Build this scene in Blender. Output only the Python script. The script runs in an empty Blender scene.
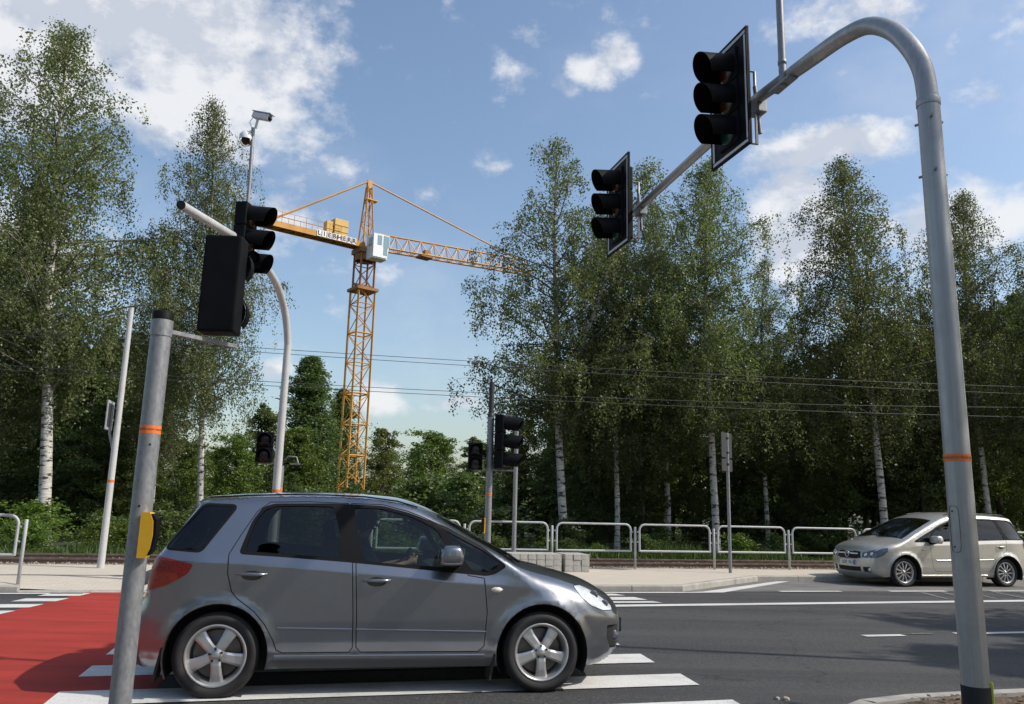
import bpy, bmesh, math, random
import numpy as np
from mathutils import Vector, Matrix, geometry
from math import radians as R, sin, cos, pi, sqrt

# ------------------------------------------------------------------ camera
sc = bpy.context.scene
COL = sc.collection
EYE = 1.44
PITCH, ROLL, FPX = math.atan(800/4093), R(1.44), 800.0
_r = Vector((1, 0, 0)); _u = Vector((0, -sin(PITCH), cos(PITCH))); _f = Vector((0, cos(PITCH), sin(PITCH)))
CR = _r*cos(ROLL) + _u*sin(ROLL); CU = -_r*sin(ROLL) + _u*cos(ROLL)
cam_d = bpy.data.cameras.new('camera'); cam = bpy.data.objects.new('camera', cam_d); COL.objects.link(cam)
cam_d.sensor_width = 36; cam_d.lens = FPX/1024*36; cam_d.clip_start = .05; cam_d.clip_end = 6000
cam.matrix_world = Matrix(((CR.x, CU.x, -_f.x, 0), (CR.y, CU.y, -_f.y, 0), (CR.z, CU.z, -_f.z, EYE), (0, 0, 0, 1)))
sc.camera = cam

# ------------------------------------------------------------------ light
SUN_EL, SUN_AZ = R(45), math.atan2(-.15, .985)          # toward the sun: from the right, a little behind the viewer
SUN_DIR = Vector((cos(SUN_EL)*cos(SUN_AZ), cos(SUN_EL)*sin(SUN_AZ), sin(SUN_EL)))
sd = bpy.data.lights.new('sun', 'SUN'); sd.energy = 3.7; sd.angle = R(.5); sd.color = (1, .95, .87)
so = bpy.data.objects.new('sun', sd); COL.objects.link(so)
so.rotation_euler = SUN_DIR.to_track_quat('Z', 'Y').to_euler(); so.location = SUN_DIR*60

world = bpy.data.worlds.new('World'); sc.world = world; world.use_nodes = True
def build_world():
    nt = world.node_tree; nt.nodes.clear(); N = nt.nodes; L = nt.links
    out = N.new('ShaderNodeOutputWorld'); bg = N.new('ShaderNodeBackground')
    sky = N.new('ShaderNodeTexSky'); sky.sky_type = 'NISHITA'; sky.sun_disc = False
    sky.sun_elevation = SUN_EL; sky.sun_rotation = R(90) - SUN_AZ
    sky.altitude = 250; sky.air_density = 1.25; sky.dust_density = 2.4; sky.ozone_density = 2.0
    tc = N.new('ShaderNodeTexCoord')
    def math_(op, a, b=None, clamp=False):
        m = N.new('ShaderNodeMath'); m.operation = op; m.use_clamp = clamp
        for i, v in enumerate((a, b)):
            if v is None: continue
            if isinstance(v, (int, float)): m.inputs[i].default_value = v
            else: L.new(v, m.inputs[i])
        return m.outputs[0]
    def noise(scale, detail, rough, stretch=(1, 1, 1), off=(0, 0, 0)):
        mp = N.new('ShaderNodeMapping'); mp.inputs['Scale'].default_value = stretch; mp.inputs['Location'].default_value = off
        L.new(tc.outputs['Generated'], mp.inputs['Vector'])
        n = N.new('ShaderNodeTexNoise'); n.inputs['Scale'].default_value = scale; n.inputs['Detail'].default_value = detail
        n.inputs['Roughness'].default_value = rough; L.new(mp.outputs[0], n.inputs['Vector']); return n.outputs['Fac']
    # clouds: bearing (deg from +Y towards +X), height above the horizon (deg), half widths (deg), thickness
    total = None
    for az, el, wa, we, k in CLOUDS:
        c = Vector((sin(R(az))*cos(R(el)), cos(R(az))*cos(R(el)), sin(R(el))))
        east = Vector((cos(R(az)), -sin(R(az)), 0)); up = c.cross(east)*-1
        if up.z < 0: up = -up
        def dot(v):
            d = N.new('ShaderNodeVectorMath'); d.operation = 'DOT_PRODUCT'
            L.new(tc.outputs['Generated'], d.inputs[0]); d.inputs[1].default_value = v; return d.outputs['Value']
        a = math_('MULTIPLY', dot(east), 1/sin(R(wa)))
        b = math_('MULTIPLY', math_('SUBTRACT', dot(up), 0), 1/sin(R(we)))
        r2 = math_('ADD', math_('MULTIPLY', a, a), math_('MULTIPLY', b, b))
        front = math_('GREATER_THAN', dot(c), .3)
        m = math_('MULTIPLY', math_('MULTIPLY', math_('SUBTRACT', 1.0, math_('SQRT', r2), True), k), front)
        total = m if total is None else math_('MAXIMUM', total, m)
    n1 = noise(8, 10, .62, (1, 1, 1.4)); n2 = noise(26, 7, .62, (1, 1, 1.5), (3, 1, 2)); n3 = noise(3.0, 5, .55, (1, 1, 2.0), (5, 7, 1))
    dens = math_('ADD', total, math_('MULTIPLY', math_('SUBTRACT', n1, .5), 2.3))
    dens = math_('ADD', dens, math_('MULTIPLY', math_('SUBTRACT', n2, .5), 1.0))
    mr = N.new('ShaderNodeMapRange'); mr.interpolation_type = 'SMOOTHSTEP'; mr.inputs['From Min'].default_value = .18; mr.inputs['From Max'].default_value = .9
    L.new(dens, mr.inputs['Value'])
    veil = N.new('ShaderNodeMapRange'); veil.interpolation_type = 'SMOOTHSTEP'; veil.inputs['From Min'].default_value = .5; veil.inputs['From Max'].default_value = .8
    veil.inputs['To Max'].default_value = .25; L.new(n3, veil.inputs['Value'])
    fac = math_('MAXIMUM', math_('MULTIPLY', mr.outputs[0], .92), veil.outputs[0])
    ramp = N.new('ShaderNodeValToRGB'); ramp.color_ramp.elements[0].position = .3; ramp.color_ramp.elements[0].color = (3.7, 3.95, 4.5, 1)
    ramp.color_ramp.elements[1].position = .65; ramp.color_ramp.elements[1].color = (5.4, 5.45, 5.6, 1)
    sdv = SUN_DIR*.035
    n1o = noise(8, 6, .6, (1, 1, 1.4), (sdv.x, sdv.y, sdv.z*1.4)); n1s = noise(8, 6, .6, (1, 1, 1.4))
    lit = math_('ADD', .56, math_('MULTIPLY', math_('SUBTRACT', n1s, n1o), 3.2)); lit = math_('SUBTRACT', lit, math_('MULTIPLY', math_('SUBTRACT', dens, .55), .22))
    L.new(lit, ramp.inputs['Fac'])
    mix = N.new('ShaderNodeMix'); mix.data_type = 'RGBA'
    L.new(fac, mix.inputs['Factor']); L.new(sky.outputs[0], mix.inputs['A']); L.new(ramp.outputs[0], mix.inputs['B'])
    L.new(mix.outputs['Result'], bg.inputs['Color']); bg.inputs['Strength'].default_value = .145
    L.new(bg.outputs[0], out.inputs['Surface'])
def bearing(px, py):
    d = (CR*((px-512)/FPX) - CU*((py-352)/FPX) + _f).normalized()
    return math.degrees(math.atan2(d.x, d.y)), math.degrees(math.asin(d.z))
CLOUDS = [bearing(px, py) + (wa, we, k) for px, py, wa, we, k in (
    (150, 30, 17, 8, 1.5), (230, 55, 9, 5, 1.2), (10, 60, 8, 7, 1.4), (185, 100, 6, 4, 1.1), (597, 72, 2.6, 1.6, 1.2), (618, 60, 2.3, 2.0, 1.15), (570, 95, 2.0, 1.6, .6), (515, 80, 2.6, 2.2, .5),
    (825, 148, 7, 2.3, 1.15), (800, 230, 4.2, 6, 1.8), (860, 5, 8, 3, .7), (1020, 5, 6, 2.5, .7), (1000, 215, 7, 3, .85), (915, 230, 3.4, 3, .75), (985, 95, 2.5, 2, .7),
    (487, 165, 2.2, 1.4, .7), (345, 165, 2.4, 1.5, .6), (290, 215, 6, 3, .6), (430, 200, 2.4, 2.4, .45), (385, 398, 2.4, 2.0, .7), (455, 402, 3.0, 1.0, .75), (270, 372, 2.0, 1.2, .8),
    (20, 400, 7, 6, .9), (20, 230, 6, 5, .9), (690, 380, 6, 4, .9), (-300, 0, 20, 14, 1.0), (1500, 200, 20, 10, 1.0))]
build_world()
sc.view_settings.view_transform = 'Standard'; sc.view_settings.look = 'None'; sc.view_settings.gamma = 1
sc.view_settings.exposure = 0.2
try: sc.view_settings.use_curve_mapping = False
except Exception: pass

# ------------------------------------------------------------------ helpers
def pix(px, py, Y):                       # the place at ground distance Y that was seen in that direction
    d = CR*((px-512)/FPX) - CU*((py-352)/FPX) + _f
    return Vector((0, 0, EYE)) + d*(Y/d.y)
def pixg(px, py, z=0.0):                  # the place at height z
    d = CR*((px-512)/FPX) - CU*((py-352)/FPX) + _f
    return Vector((0, 0, EYE)) + d*((z-EYE)/d.z)
YAW = R(14.5); U2 = Vector((cos(YAW), sin(YAW), 0)); N2 = Vector((-sin(YAW), cos(YAW), 0))
def st(s, t, z=0.0): return U2*s + N2*t + Vector((0, 0, z))    # along the road, across the road

class MB:
    def __init__(s): s.v = []; s.f = []; s.m = []; s.sm = []
    def add(s, vs, fs, m=0, smooth=False):
        o = len(s.v); s.v += [tuple(v) for v in vs]
        for f in fs: s.f.append(tuple(i+o for i in f)); s.m.append(m); s.sm.append(smooth)
        return s
    def box(s, c, d, m=0, rot=None, bev=0):
        x, y, z = d[0]/2, d[1]/2, d[2]/2
        if bev > 0:
            b = bev; vs = []; bm = bmesh.new(); bmesh.ops.create_cube(bm, size=1)
            for v in bm.verts: v.co = Vector((v.co.x*d[0], v.co.y*d[1], v.co.z*d[2]))
            bmesh.ops.bevel(bm, geom=bm.edges[:], offset=b, segments=2, affect='EDGES', profile=.6)
            bm.verts.index_update(); vs = [v.co.copy() for v in bm.verts]; fs = [[v.index for v in f.verts] for f in bm.faces]; bm.free()
        else:
            vs = [Vector(p) for p in ((-x,-y,-z),(x,-y,-z),(x,y,-z),(-x,y,-z),(-x,-y,z),(x,-y,z),(x,y,z),(-x,y,z))]
            fs = [(0,3,2,1),(4,5,6,7),(0,1,5,4),(1,2,6,5),(2,3,7,6),(3,0,4,7)]
        if rot is not None:
            rm = rot if isinstance(rot, Matrix) else Matrix.Rotation(rot, 3, 'Z')
            vs = [rm @ v for v in vs]
        c = Vector(c); return s.add([v+c for v in vs], fs, m)
    def tube(s, pts, rad, n=10, m=0, cap=True, smooth=True, flat=None):
        pts = [Vector(p) for p in pts]; K = len(pts)
        if not hasattr(rad, '__len__'): rad = [rad]*K
        prev = None; vs = []
        for i, p in enumerate(pts):
            t = (pts[min(i+1, K-1)] - pts[max(i-1, 0)]).normalized()
            if prev is None:
                a = Vector((0, 0, 1)) if abs(t.z) < .9 else Vector((1, 0, 0))
                x = t.cross(a).normalized()
            else: x = (prev - t*prev.dot(t)).normalized()
            prev = x; y = t.cross(x)
            for k in range(n):
                an = 2*pi*k/n; vs.append(p + (x*cos(an) + y*sin(an))*rad[i])
        fs = [(i*n+k, i*n+(k+1) % n, (i+1)*n+(k+1) % n, (i+1)*n+k) for i in range(K-1) for k in range(n)]
        s.add(vs, fs, m, smooth)
        if cap:
            s.add(vs[:n], [tuple(range(n))[::-1]], m); s.add(vs[-n:], [tuple(range(n))], m)
        return s
    def bar(s, a, b, w, m=0): return s.tube([a, b], w*.7, 4, m, True, False)
    def lathe(s, prof, n=32, m=0, axis='z', c=(0, 0, 0), smooth=True):
        vs = []; c = Vector(c)
        for r, h in prof:
            for k in range(n):
                a = 2*pi*k/n; x, y = r*cos(a), r*sin(a)
                v = {'z': (x, y, h), 'y': (x, h, y), 'x': (h, x, y)}[axis]; vs.append(Vector(v)+c)
        fs = []
        for i in range(len(prof)-1):
            for k in range(n):
                q = (i*n+k, i*n+(k+1) % n, (i+1)*n+(k+1) % n, (i+1)*n+k); fs.append(q if axis != 'y' else q[::-1])
        return s.add(vs, fs, m, smooth)
    def prism(s, poly, h0, h1, m=0, tf=None):     # polygon in xy, extruded in z, then tf()
        n = len(poly); area = sum(poly[i][0]*poly[(i+1) % n][1]-poly[(i+1) % n][0]*poly[i][1] for i in range(n))
        if area < 0: poly = poly[::-1]
        vs = [Vector((p[0], p[1], h0)) for p in poly] + [Vector((p[0], p[1], h1)) for p in poly]
        if tf: vs = [tf(v) for v in vs]
        fs = [tuple(range(n))[::-1], tuple(range(n, 2*n))] + [(i, (i+1) % n, n+(i+1) % n, n+i) for i in range(n)]
        return s.add(vs, fs, m)
    def mesh(s, name, mats):
        me = bpy.data.meshes.new(name); me.from_pydata(s.v, [], s.f)
        for mt in (mats if isinstance(mats, (list, tuple)) else [mats]): me.materials.append(mt)
        me.polygons.foreach_set('material_index', s.m); me.polygons.foreach_set('use_smooth', s.sm); me.update(); return me
    def build(s, name, mats, parent=None, label=None):
        o = bpy.data.objects.new(name, s.mesh(name, mats)); COL.objects.link(o)
        if parent is not None: o.parent = parent
        if label: o['label'] = label
        return o
def tag(o, label, cat, group=None, kind=None):
    o['label'] = label; o['category'] = cat
    if group: o['group'] = group
    if kind: o['kind'] = kind
    return o
def thing(name, label, cat, loc=(0, 0, 0), rz=0, group=None):
    o = bpy.data.objects.new(name, None); COL.objects.link(o); o.empty_display_size = .2
    o.location = loc; o.rotation_euler = (0, 0, rz); return tag(o, label, cat, group)
def struct(o): o['kind'] = 'structure'; return o
def dup(root, loc, rz=0, label=None, group=None, scale=None):
    r = root.copy(); COL.objects.link(r); r.location = loc; r.rotation_euler = (0, 0, rz)
    if scale is not None: r.scale = scale
    if label: r['label'] = label
    if group: r['group'] = group
    for ch in list(root.children):
        c = ch.copy(); COL.objects.link(c); c.parent = r
        for g in list(ch.children):
            d = g.copy(); COL.objects.link(d); d.parent = c
    return r

# ------------------------------------------------------------------ materials
class NT:
    def __init__(s, name):
        s.mat = bpy.data.materials.new(name); s.mat.use_nodes = True; s.t = s.mat.node_tree; s.t.nodes.clear()
        s.out = s.n('ShaderNodeOutputMaterial'); s.b = s.n('ShaderNodeBsdfPrincipled'); s.l(s.b.outputs[0], s.out.inputs[0])
    def n(s, t): return s.t.nodes.new(t)
    def l(s, a, b): s.t.links.new(a, b)
    def coord(s, scale=(1, 1, 1), kind='Object'):
        tc = s.n('ShaderNodeTexCoord'); mp = s.n('ShaderNodeMapping'); mp.inputs['Scale'].default_value = scale
        s.l(tc.outputs[kind], mp.inputs[0]); return mp.outputs[0]
    def world(s, scale=(1, 1, 1), rz=0):
        g = s.n('ShaderNodeNewGeometry'); mp = s.n('ShaderNodeMapping'); mp.inputs['Scale'].default_value = scale; mp.inputs['Rotation'].default_value = (0, 0, rz)
        s.l(g.outputs['Position'], mp.inputs[0]); return mp.outputs[0]
    def noise(s, vec, scale, detail=4, rough=.55):
        n = s.n('ShaderNodeTexNoise'); n.inputs['Scale'].default_value = scale; n.inputs['Detail'].default_value = detail; n.inputs['Roughness'].default_value = rough
        if vec is not None: s.l(vec, n.inputs['Vector'])
        return n.outputs['Fac']
    def ramp(s, fac, stops):
        r = s.n('ShaderNodeValToRGB'); e = r.color_ramp.elements
        while len(e) < len(stops): e.new(.5)
        for x, (p, c) in zip(e, stops): x.position = p; x.color = (c, c, c, 1) if isinstance(c, (int, float)) else tuple(c)+(1,)
        s.l(fac, r.inputs[0]); return r.outputs[0]
    def mix(s, fac, a, b, mode='MIX'):
        m = s.n('ShaderNodeMix'); m.data_type = 'RGBA'; m.blend_type = mode
        for k, v in (('Factor', fac), ('A', a), ('B', b)):
            if isinstance(v, (int, float)) and k == 'Factor': m.inputs[k].default_value = v
            elif isinstance(v, (tuple, list)): m.inputs[k].default_value = tuple(v)+(1,) if len(v) == 3 else v
            else: s.l(v, m.inputs[k])
        return m.outputs['Result']
    def bump(s, h, strength=.3, dist=.01):
        b = s.n('ShaderNodeBump'); b.inputs['Strength'].default_value = strength; b.inputs['Distance'].default_value = dist
        s.l(h, b.inputs['Height']); s.l(b.outputs[0], s.b.inputs['Normal']); return b
    def set(s, color=None, rough=None, metal=None, coat=None, spec=None, trans=None, ior=None):
        for k, v in (('Base Color', color), ('Roughness', rough), ('Metallic', metal), ('Coat Weight', coat), ('Specular IOR Level', spec), ('Transmission Weight', trans), ('IOR', ior)):
            if v is None: continue
            if isinstance(v, (int, float)): s.b.inputs[k].default_value = v
            elif isinstance(v, (tuple, list)): s.b.inputs[k].default_value = tuple(v)+(1,)
            else: s.l(v, s.b.inputs[k])
        return s
M = {}
def simple(name, color, rough=.5, metal=0, var=.12, scale=12, coat=0, bump=0, spec=None):
    n = NT(name); v = n.coord(); f = n.noise(v, scale, 5, .6)
    c = n.ramp(f, [(.3, tuple(x*(1-var) for x in color)), (.7, tuple(min(1, x*(1+var)) for x in color))])
    n.set(c, n.ramp(f, [(.3, max(0, rough-.06)), (.7, min(1, rough+.06))]), metal, coat, spec)
    if bump: n.bump(n.noise(v, scale*6, 4), bump, .004)
    M[name] = n.mat; return n.mat
simple('black_plastic', (.005, .005, .006), .6, var=.25, scale=9, spec=.12)
simple('matt_black', (.012, .012, .012), .8)
simple('rubber', (.018, .017, .017), .75, var=.3, scale=20)
simple('rubber_seal', (.007, .007, .008), .65, spec=.15)
simple('grey_board', (.55, .55, .56), .5)
n_ = NT('painted_pole'); f_ = n_.noise(n_.coord((1, 1, .03)), 38, 5, .6); g_ = n_.noise(n_.coord(), 3.2, 6, .7); c_ = n_.ramp(f_, [(.3, (.31, .31, .305)), (.7, (.40, .40, .395))]); c_ = n_.mix(n_.ramp(g_, [(.5, 0.0), (.72, .35)]), c_, (.22, .205, .18)); n_.set(c_, n_.ramp(g_, [(.3, .30), (.7, .5)]), .5); n_.bump(n_.noise(n_.coord(), 260, 2), .05, .002); M['painted_pole'] = n_.mat
simple('light_pole', (.46, .46, .45), .42, var=.07, scale=5)
simple('rail_white', (.40, .41, .41), .4, var=.1, scale=6)
simple('sign_back', (.026, .026, .029), .6, 0, var=.1)
simple('sign_frame', (.45, .46, .47), .4, .4)
simple('orange_tape', (.75, .17, .03), .5, var=.2, scale=60)
simple('tape_print', (.16, .05, .02), .6)
simple('yellow_box', (.62, .34, .015), .45, var=.05)
simple('yellow_tape', (.55, .6, .05), .5)
simple('crane_yellow', (.55, .265, .038), .5, var=.2, scale=.6)
simple('crane_rust', (.28, .13, .05), .7, var=.35, scale=.8)
simple('crane_white', (.74, .75, .74), .4)
simple('crane_counterweight', (.60, .38, .10), .6, var=.12, scale=.8)
simple('white_plate', (.8, .8, .8), .5)
simple('camera_white', (.66, .67, .68), .35)
simple('concrete_block', (.36, .35, .32), .9, var=.2, scale=14, bump=.3)
simple('kerb_concrete', (.33, .31, .275), .9, var=.2, scale=5, bump=.3)
simple('rail_steel', (.20, .15, .12), .5, .5, var=.3, scale=6)
simple('sleeper', (.17, .12, .09), .9, var=.3, scale=4)
simple('wire', (.05, .05, .05), .5, .3)
simple('brick_stone', (.34, .28, .22), .9, var=.25, scale=30)
simple('seat_cloth', (.02, .02, .024), .9)
simple('skin', (.48, .27, .18), .55, var=.06)
simple('hair', (.03, .02, .013), .6)
simple('cap_cloth', (.025, .028, .045), .9)
simple('shirt', (.09, .12, .17), .9)
simple('alloy', (.52, .51, .50), .33, .75, var=.06)
simple('alloy_dark', (.05, .05, .05), .5, .3)
simple('brake_disc', (.16, .14, .13), .45, .6)
simple('chrome', (.7, .7, .7), .12, 1.0, var=.03)
simple('lamp_reflector', (.72, .74, .77), .2, .35, var=.2, scale=25)
simple('lamp_dark', (.10, .11, .14), .12, .3, var=.3, scale=20, coat=1)
simple('number_plate', (.72, .72, .70), .4)
simple('plate_blue', (.03, .08, .35), .4)
simple('ink', (.03, .03, .03), .6)
simple('repeater', (.72, .66, .55), .25)
simple('amber_lens', (.24, .020, .004), .3, var=.15, scale=40, coat=.3)
simple('red_lens', (.17, .003, .004), .3, var=.25, scale=40, coat=.3)
simple('signal_red', (.04, .005, .004), .3)
simple('signal_amber', (.05, .02, .006), .3)
simple('signal_green', (.004, .035, .03), .3)
simple('dark_lens', (.012, .010, .010), .3)
simple('building_wall', (.55, .53, .48), .85, var=.06, scale=1)
simple('building_glass', (.06, .07, .08), .15, var=.2)

def paint(name, col, rough, metal):
    n = NT(name); v = n.coord()
    fl = n.noise(v, 900, 2); dirt = n.noise(v, 3.5, 6, .65)
    c = n.mix(n.ramp(fl, [(.35, 0.0), (.65, 1.0)]), tuple(x*.86 for x in col), tuple(x*1.1 for x in col))
    c = n.mix(n.ramp(dirt, [(.45, 0.0), (.85, .22)]), c, (.17, .15, .12))
    n.set(c, rough, metal, .9); n.b.inputs['Coat Roughness'].default_value = .06
    M[name] = n.mat
paint('silver_paint', (.235, .246, .272), .29, .92)
paint('beige_paint', (.52, .50, .45), .36, .6)

def glass(name, tint, refl=1.0):
    n = NT(name); n.t.nodes.remove(n.b)
    tr = n.n('ShaderNodeBsdfTransparent'); tr.inputs[0].default_value = tuple(tint)+(1,)
    gl = n.n('ShaderNodeBsdfGlossy'); gl.inputs['Roughness'].default_value = .02; gl.inputs[0].default_value = (refl, refl, refl, 1)
    fr = n.n('ShaderNodeFresnel'); fr.inputs[0].default_value = 1.5
    ms = n.n('ShaderNodeMixShader'); n.l(fr.outputs[0], ms.inputs[0]); n.l(tr.outputs[0], ms.inputs[1]); n.l(gl.outputs[0], ms.inputs[2])
    n.l(ms.outputs[0], n.out.inputs[0]); M[name] = n.mat
glass('window_glass', (.46, .54, .51)); glass('tinted_glass', (.33, .37, .36)); glass('dark_glass', (.05, .055, .06)); glass('lens_glass', (.95, .96, .97))

def galvanised():
    n = NT('galvanised'); v = n.coord((1, 1, .35)); a = n.noise(v, 45, 6, .65); b = n.noise(v, 7, 5, .6)
    vo = n.n('ShaderNodeTexVoronoi'); vo.inputs['Scale'].default_value = 60; n.l(n.coord((1, 1, .6)), vo.inputs['Vector'])
    c = n.ramp(a, [(.3, (.15, .155, .165)), (.7, (.29, .295, .305))])
    c = n.mix(.35, c, n.ramp(vo.outputs['Distance'], [(0, (.17, .175, .19)), (.6, (.33, .335, .345))]))
    dg = n.n('ShaderNodeTexWave'); dg.bands_direction = 'DIAGONAL'; dg.inputs['Scale'].default_value = 11; dg.inputs['Distortion'].default_value = 9; dg.inputs['Detail'].default_value = 5; n.l(n.coord(), dg.inputs['Vector']); c = n.mix(n.ramp(dg.outputs['Fac'], [(.2, .12), (.7, 0.0)]), c, (.13, .135, .145)); c = n.mix(n.ramp(b, [(.5, 0.0), (.75, .55)]), c, (.36, .34, .31))
    n.set(c, n.ramp(a, [(.3, .42), (.7, .6)]), .45); n.bump(a, .08, .003); M['galvanised'] = n.mat
galvanised()

def asphalt():
    n = NT('asphalt'); v = n.world(); fine = n.noise(v, 140, 3, .7); mid = n.noise(v, 16, 4); big = n.noise(n.world((.35, 1.2, 1), -YAW), .8, 5)
    spk = n.noise(v, 42, 3, .9); c = n.ramp(fine, [(.3, (.018, .018, .019)), (.55, (.044, .044, .046)), (.8, (.13, .127, .122))]); c = n.mix(n.ramp(spk, [(.54, 0.0), (.64, .75)]), c, (.20, .195, .185)); c = n.mix(n.ramp(spk, [(.36, .7), (.46, 0.0)]), c, (.014, .014, .015))
    c = n.mix(.35, c, n.ramp(mid, [(.3, (.036, .036, .038)), (.7, (.066, .065, .064))]))
    c = n.mix(n.ramp(big, [(.40, 0.0), (.62, .65)]), c, (.075, .073, .070)); tr = n.noise(n.world((.06, 1.6, 1), -YAW), 1.0, 3, .5); c = n.mix(n.ramp(tr, [(.38, .55), (.52, 0.0)]), c, (.030, .030, .032)); st_ = n.noise(v, 2.3, 5, .75); c = n.mix(n.ramp(st_, [(.64, 0.0), (.70, .55)]), c, (.022, .021, .021))
    vc = n.n('ShaderNodeTexVoronoi'); vc.feature = 'DISTANCE_TO_EDGE'; vc.inputs['Scale'].default_value = .22; wv = n.n('ShaderNodeVectorMath'); wv.operation = 'ADD'; nz = n.n('ShaderNodeTexNoise'); nz.inputs['Scale'].default_value = 1.7; nz.inputs['Detail'].default_value = 6; n.l(v, nz.inputs['Vector']); n.l(v, wv.inputs[0]); n.l(nz.outputs['Color'], wv.inputs[1]); n.l(wv.outputs[0], vc.inputs['Vector']); c = n.mix(n.ramp(vc.outputs['Distance'], [(.0012, .8), (.004, 0.0)]), c, (.012, .012, .012))
    pat = n.noise(v, .35, 3); c = n.mix(n.ramp(pat, [(.5, 0.0), (.6, .22)]), c, (.085, .08, .073))
    gr = n.noise(v, 24, 7, .85); c = n.mix(1.0, c, n.ramp(gr, [(.34, .50), (.5, .95), (.66, 1.0)]), 'MULTIPLY'); c = n.mix(n.ramp(gr, [(.56, 0.0), (.70, .5)]), c, (.15, .148, .14))
    n.set(c, .82, spec=.35); n.bump(fine, .5, .006); M['asphalt'] = n.mat
asphalt()
def bay_asphalt():
    n = NT('worn_asphalt'); v = n.world(); f = n.noise(v, 130, 3, .7); g = n.noise(v, 1.3, 6, .65)
    c = n.mix(n.ramp(g, [(.35, 0.0), (.75, 1.0)]), n.ramp(f, [(.3, (.06, .06, .06)), (.7, (.13, .128, .122))]), n.ramp(f, [(.3, (.15, .14, .125)), (.7, (.25, .235, .21))]))
    n.set(c, .85); n.bump(f, .4, .005); M['worn_asphalt'] = n.mat
bay_asphalt()
def red_coat():
    n = NT('red_surface'); v = n.world(); f = n.noise(v, 150, 3, .7); g = n.noise(n.world((.3, 1.4, 1), -YAW), 2.2, 6, .6)
    c = n.ramp(f, [(.3, (.27, .026, .019)), (.7, (.42, .050, .036))])
    c = n.mix(n.ramp(g, [(.40, 0.0), (.64, .5)]), c, (.18, .022, .015)); tk = n.noise(n.world((.10, 2.2, 1), -YAW), 1.3, 4, .6); c = n.mix(n.ramp(tk, [(.52, 0.0), (.68, .28)]), c, (.12, .026, .018))
    c = n.mix(n.ramp(n.noise(v, 5, 5, .7), [(.60, 0.0), (.8, .4)]), c, (.13, .045, .035))
    n.set(c, .8, spec=.2); n.bump(f, .4, .005); M['red_surface'] = n.mat
red_coat()
def road_paint():
    n = NT('road_paint'); v = n.world(); f = n.noise(v, 120, 3, .7); g = n.noise(v, 3, 6, .7)
    c = n.ramp(f, [(.28, (.40, .39, .36)), (.5, (.62, .61, .58))])
    c = n.mix(n.ramp(g, [(.48, 0.0), (.8, .55)]), c, (.34, .33, .30)); ch = n.noise(v, 34, 5, .8); c = n.mix(n.ramp(ch, [(.60, 0.0), (.66, .75)]), c, (.09, .088, .085)); c = n.mix(n.ramp(n.noise(n.world((.12, 2, 1), -YAW), 1.4, 4), [(.5, 0.0), (.7, .35)]), c, (.22, .215, .20))
    n.set(c, .7); n.bump(f, .4, .004); M['road_paint'] = n.mat
    n = NT('worn_paint'); v = n.world(); f = n.noise(v, 60, 4, .7)
    n.set(n.ramp(f, [(.40, (.05, .05, .05)), (.6, (.24, .235, .22))]), .8); M['worn_paint'] = n.mat
road_paint()
def paving():
    n = NT('paving'); v = n.world((1, 1, 1), -YAW)
    b = n.n('ShaderNodeTexBrick'); b.inputs['Scale'].default_value = 1.0; b.inputs['Brick Width'].default_value = .2; b.inputs['Row Height'].default_value = .1
    b.inputs['Mortar Size'].default_value = .004; b.inputs['Color1'].default_value = (.46, .40, .32, 1); b.inputs['Color2'].default_value = (.54, .475, .385, 1); b.inputs['Mortar'].default_value = (.27, .23, .18, 1)
    n.l(v, b.inputs['Vector']); g = n.noise(n.world(), .7, 6, .65); f = n.noise(n.world(), 90, 3)
    c = n.mix(n.ramp(g, [(.4, 0.0), (.8, .55)]), b.outputs['Color'], (.38, .345, .29))
    c = n.mix(.35, c, n.ramp(f, [(.3, (.36, .32, .26)), (.7, (.60, .54, .45))]))
    n.set(c, .9); n.bump(b.outputs['Fac'], -.3, .004); M['paving'] = n.mat
paving()
def ballast():
    n = NT('ballast'); v = n.world(); vo = n.n('ShaderNodeTexVoronoi'); vo.inputs['Scale'].default_value = 16; n.l(v, vo.inputs['Vector'])
    f = n.noise(v, 26, 4); c = n.ramp(f, [(.3, (.10, .075, .055)), (.5, (.26, .205, .155)), (.72, (.44, .37, .30))])
    c = n.mix(n.ramp(n.noise(v, 1.2, 4), [(.45, 0.0), (.7, .5)]), c, (.12, .075, .05))
    n.set(c, .95); n.bump(vo.outputs['Distance'], .9, .05); M['ballast'] = n.mat
ballast()
def soil():
    n = NT('forest_soil'); v = n.world(); f = n.noise(v, 9, 6, .65); g = n.noise(v, .5, 4)
    c = n.mix(n.ramp(g, [(.4, 0.0), (.6, 1.0)]), n.ramp(f, [(.3, (.025, .020, .013)), (.7, (.075, .058, .036))]), n.ramp(f, [(.3, (.018, .03, .010)), (.7, (.05, .07, .022))]))
    n.set(c, .95); n.bump(f, .8, .05); M['forest_soil'] = n.mat
    n = NT('verge_soil'); f = n.noise(n.world(), 40, 6, .7)
    n.set(n.ramp(f, [(.3, (.06, .04, .025)), (.55, (.16, .11, .07)), (.75, (.30, .24, .17))]), .95); n.bump(f, .9, .03); M['verge_soil'] = n.mat
soil()
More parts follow.
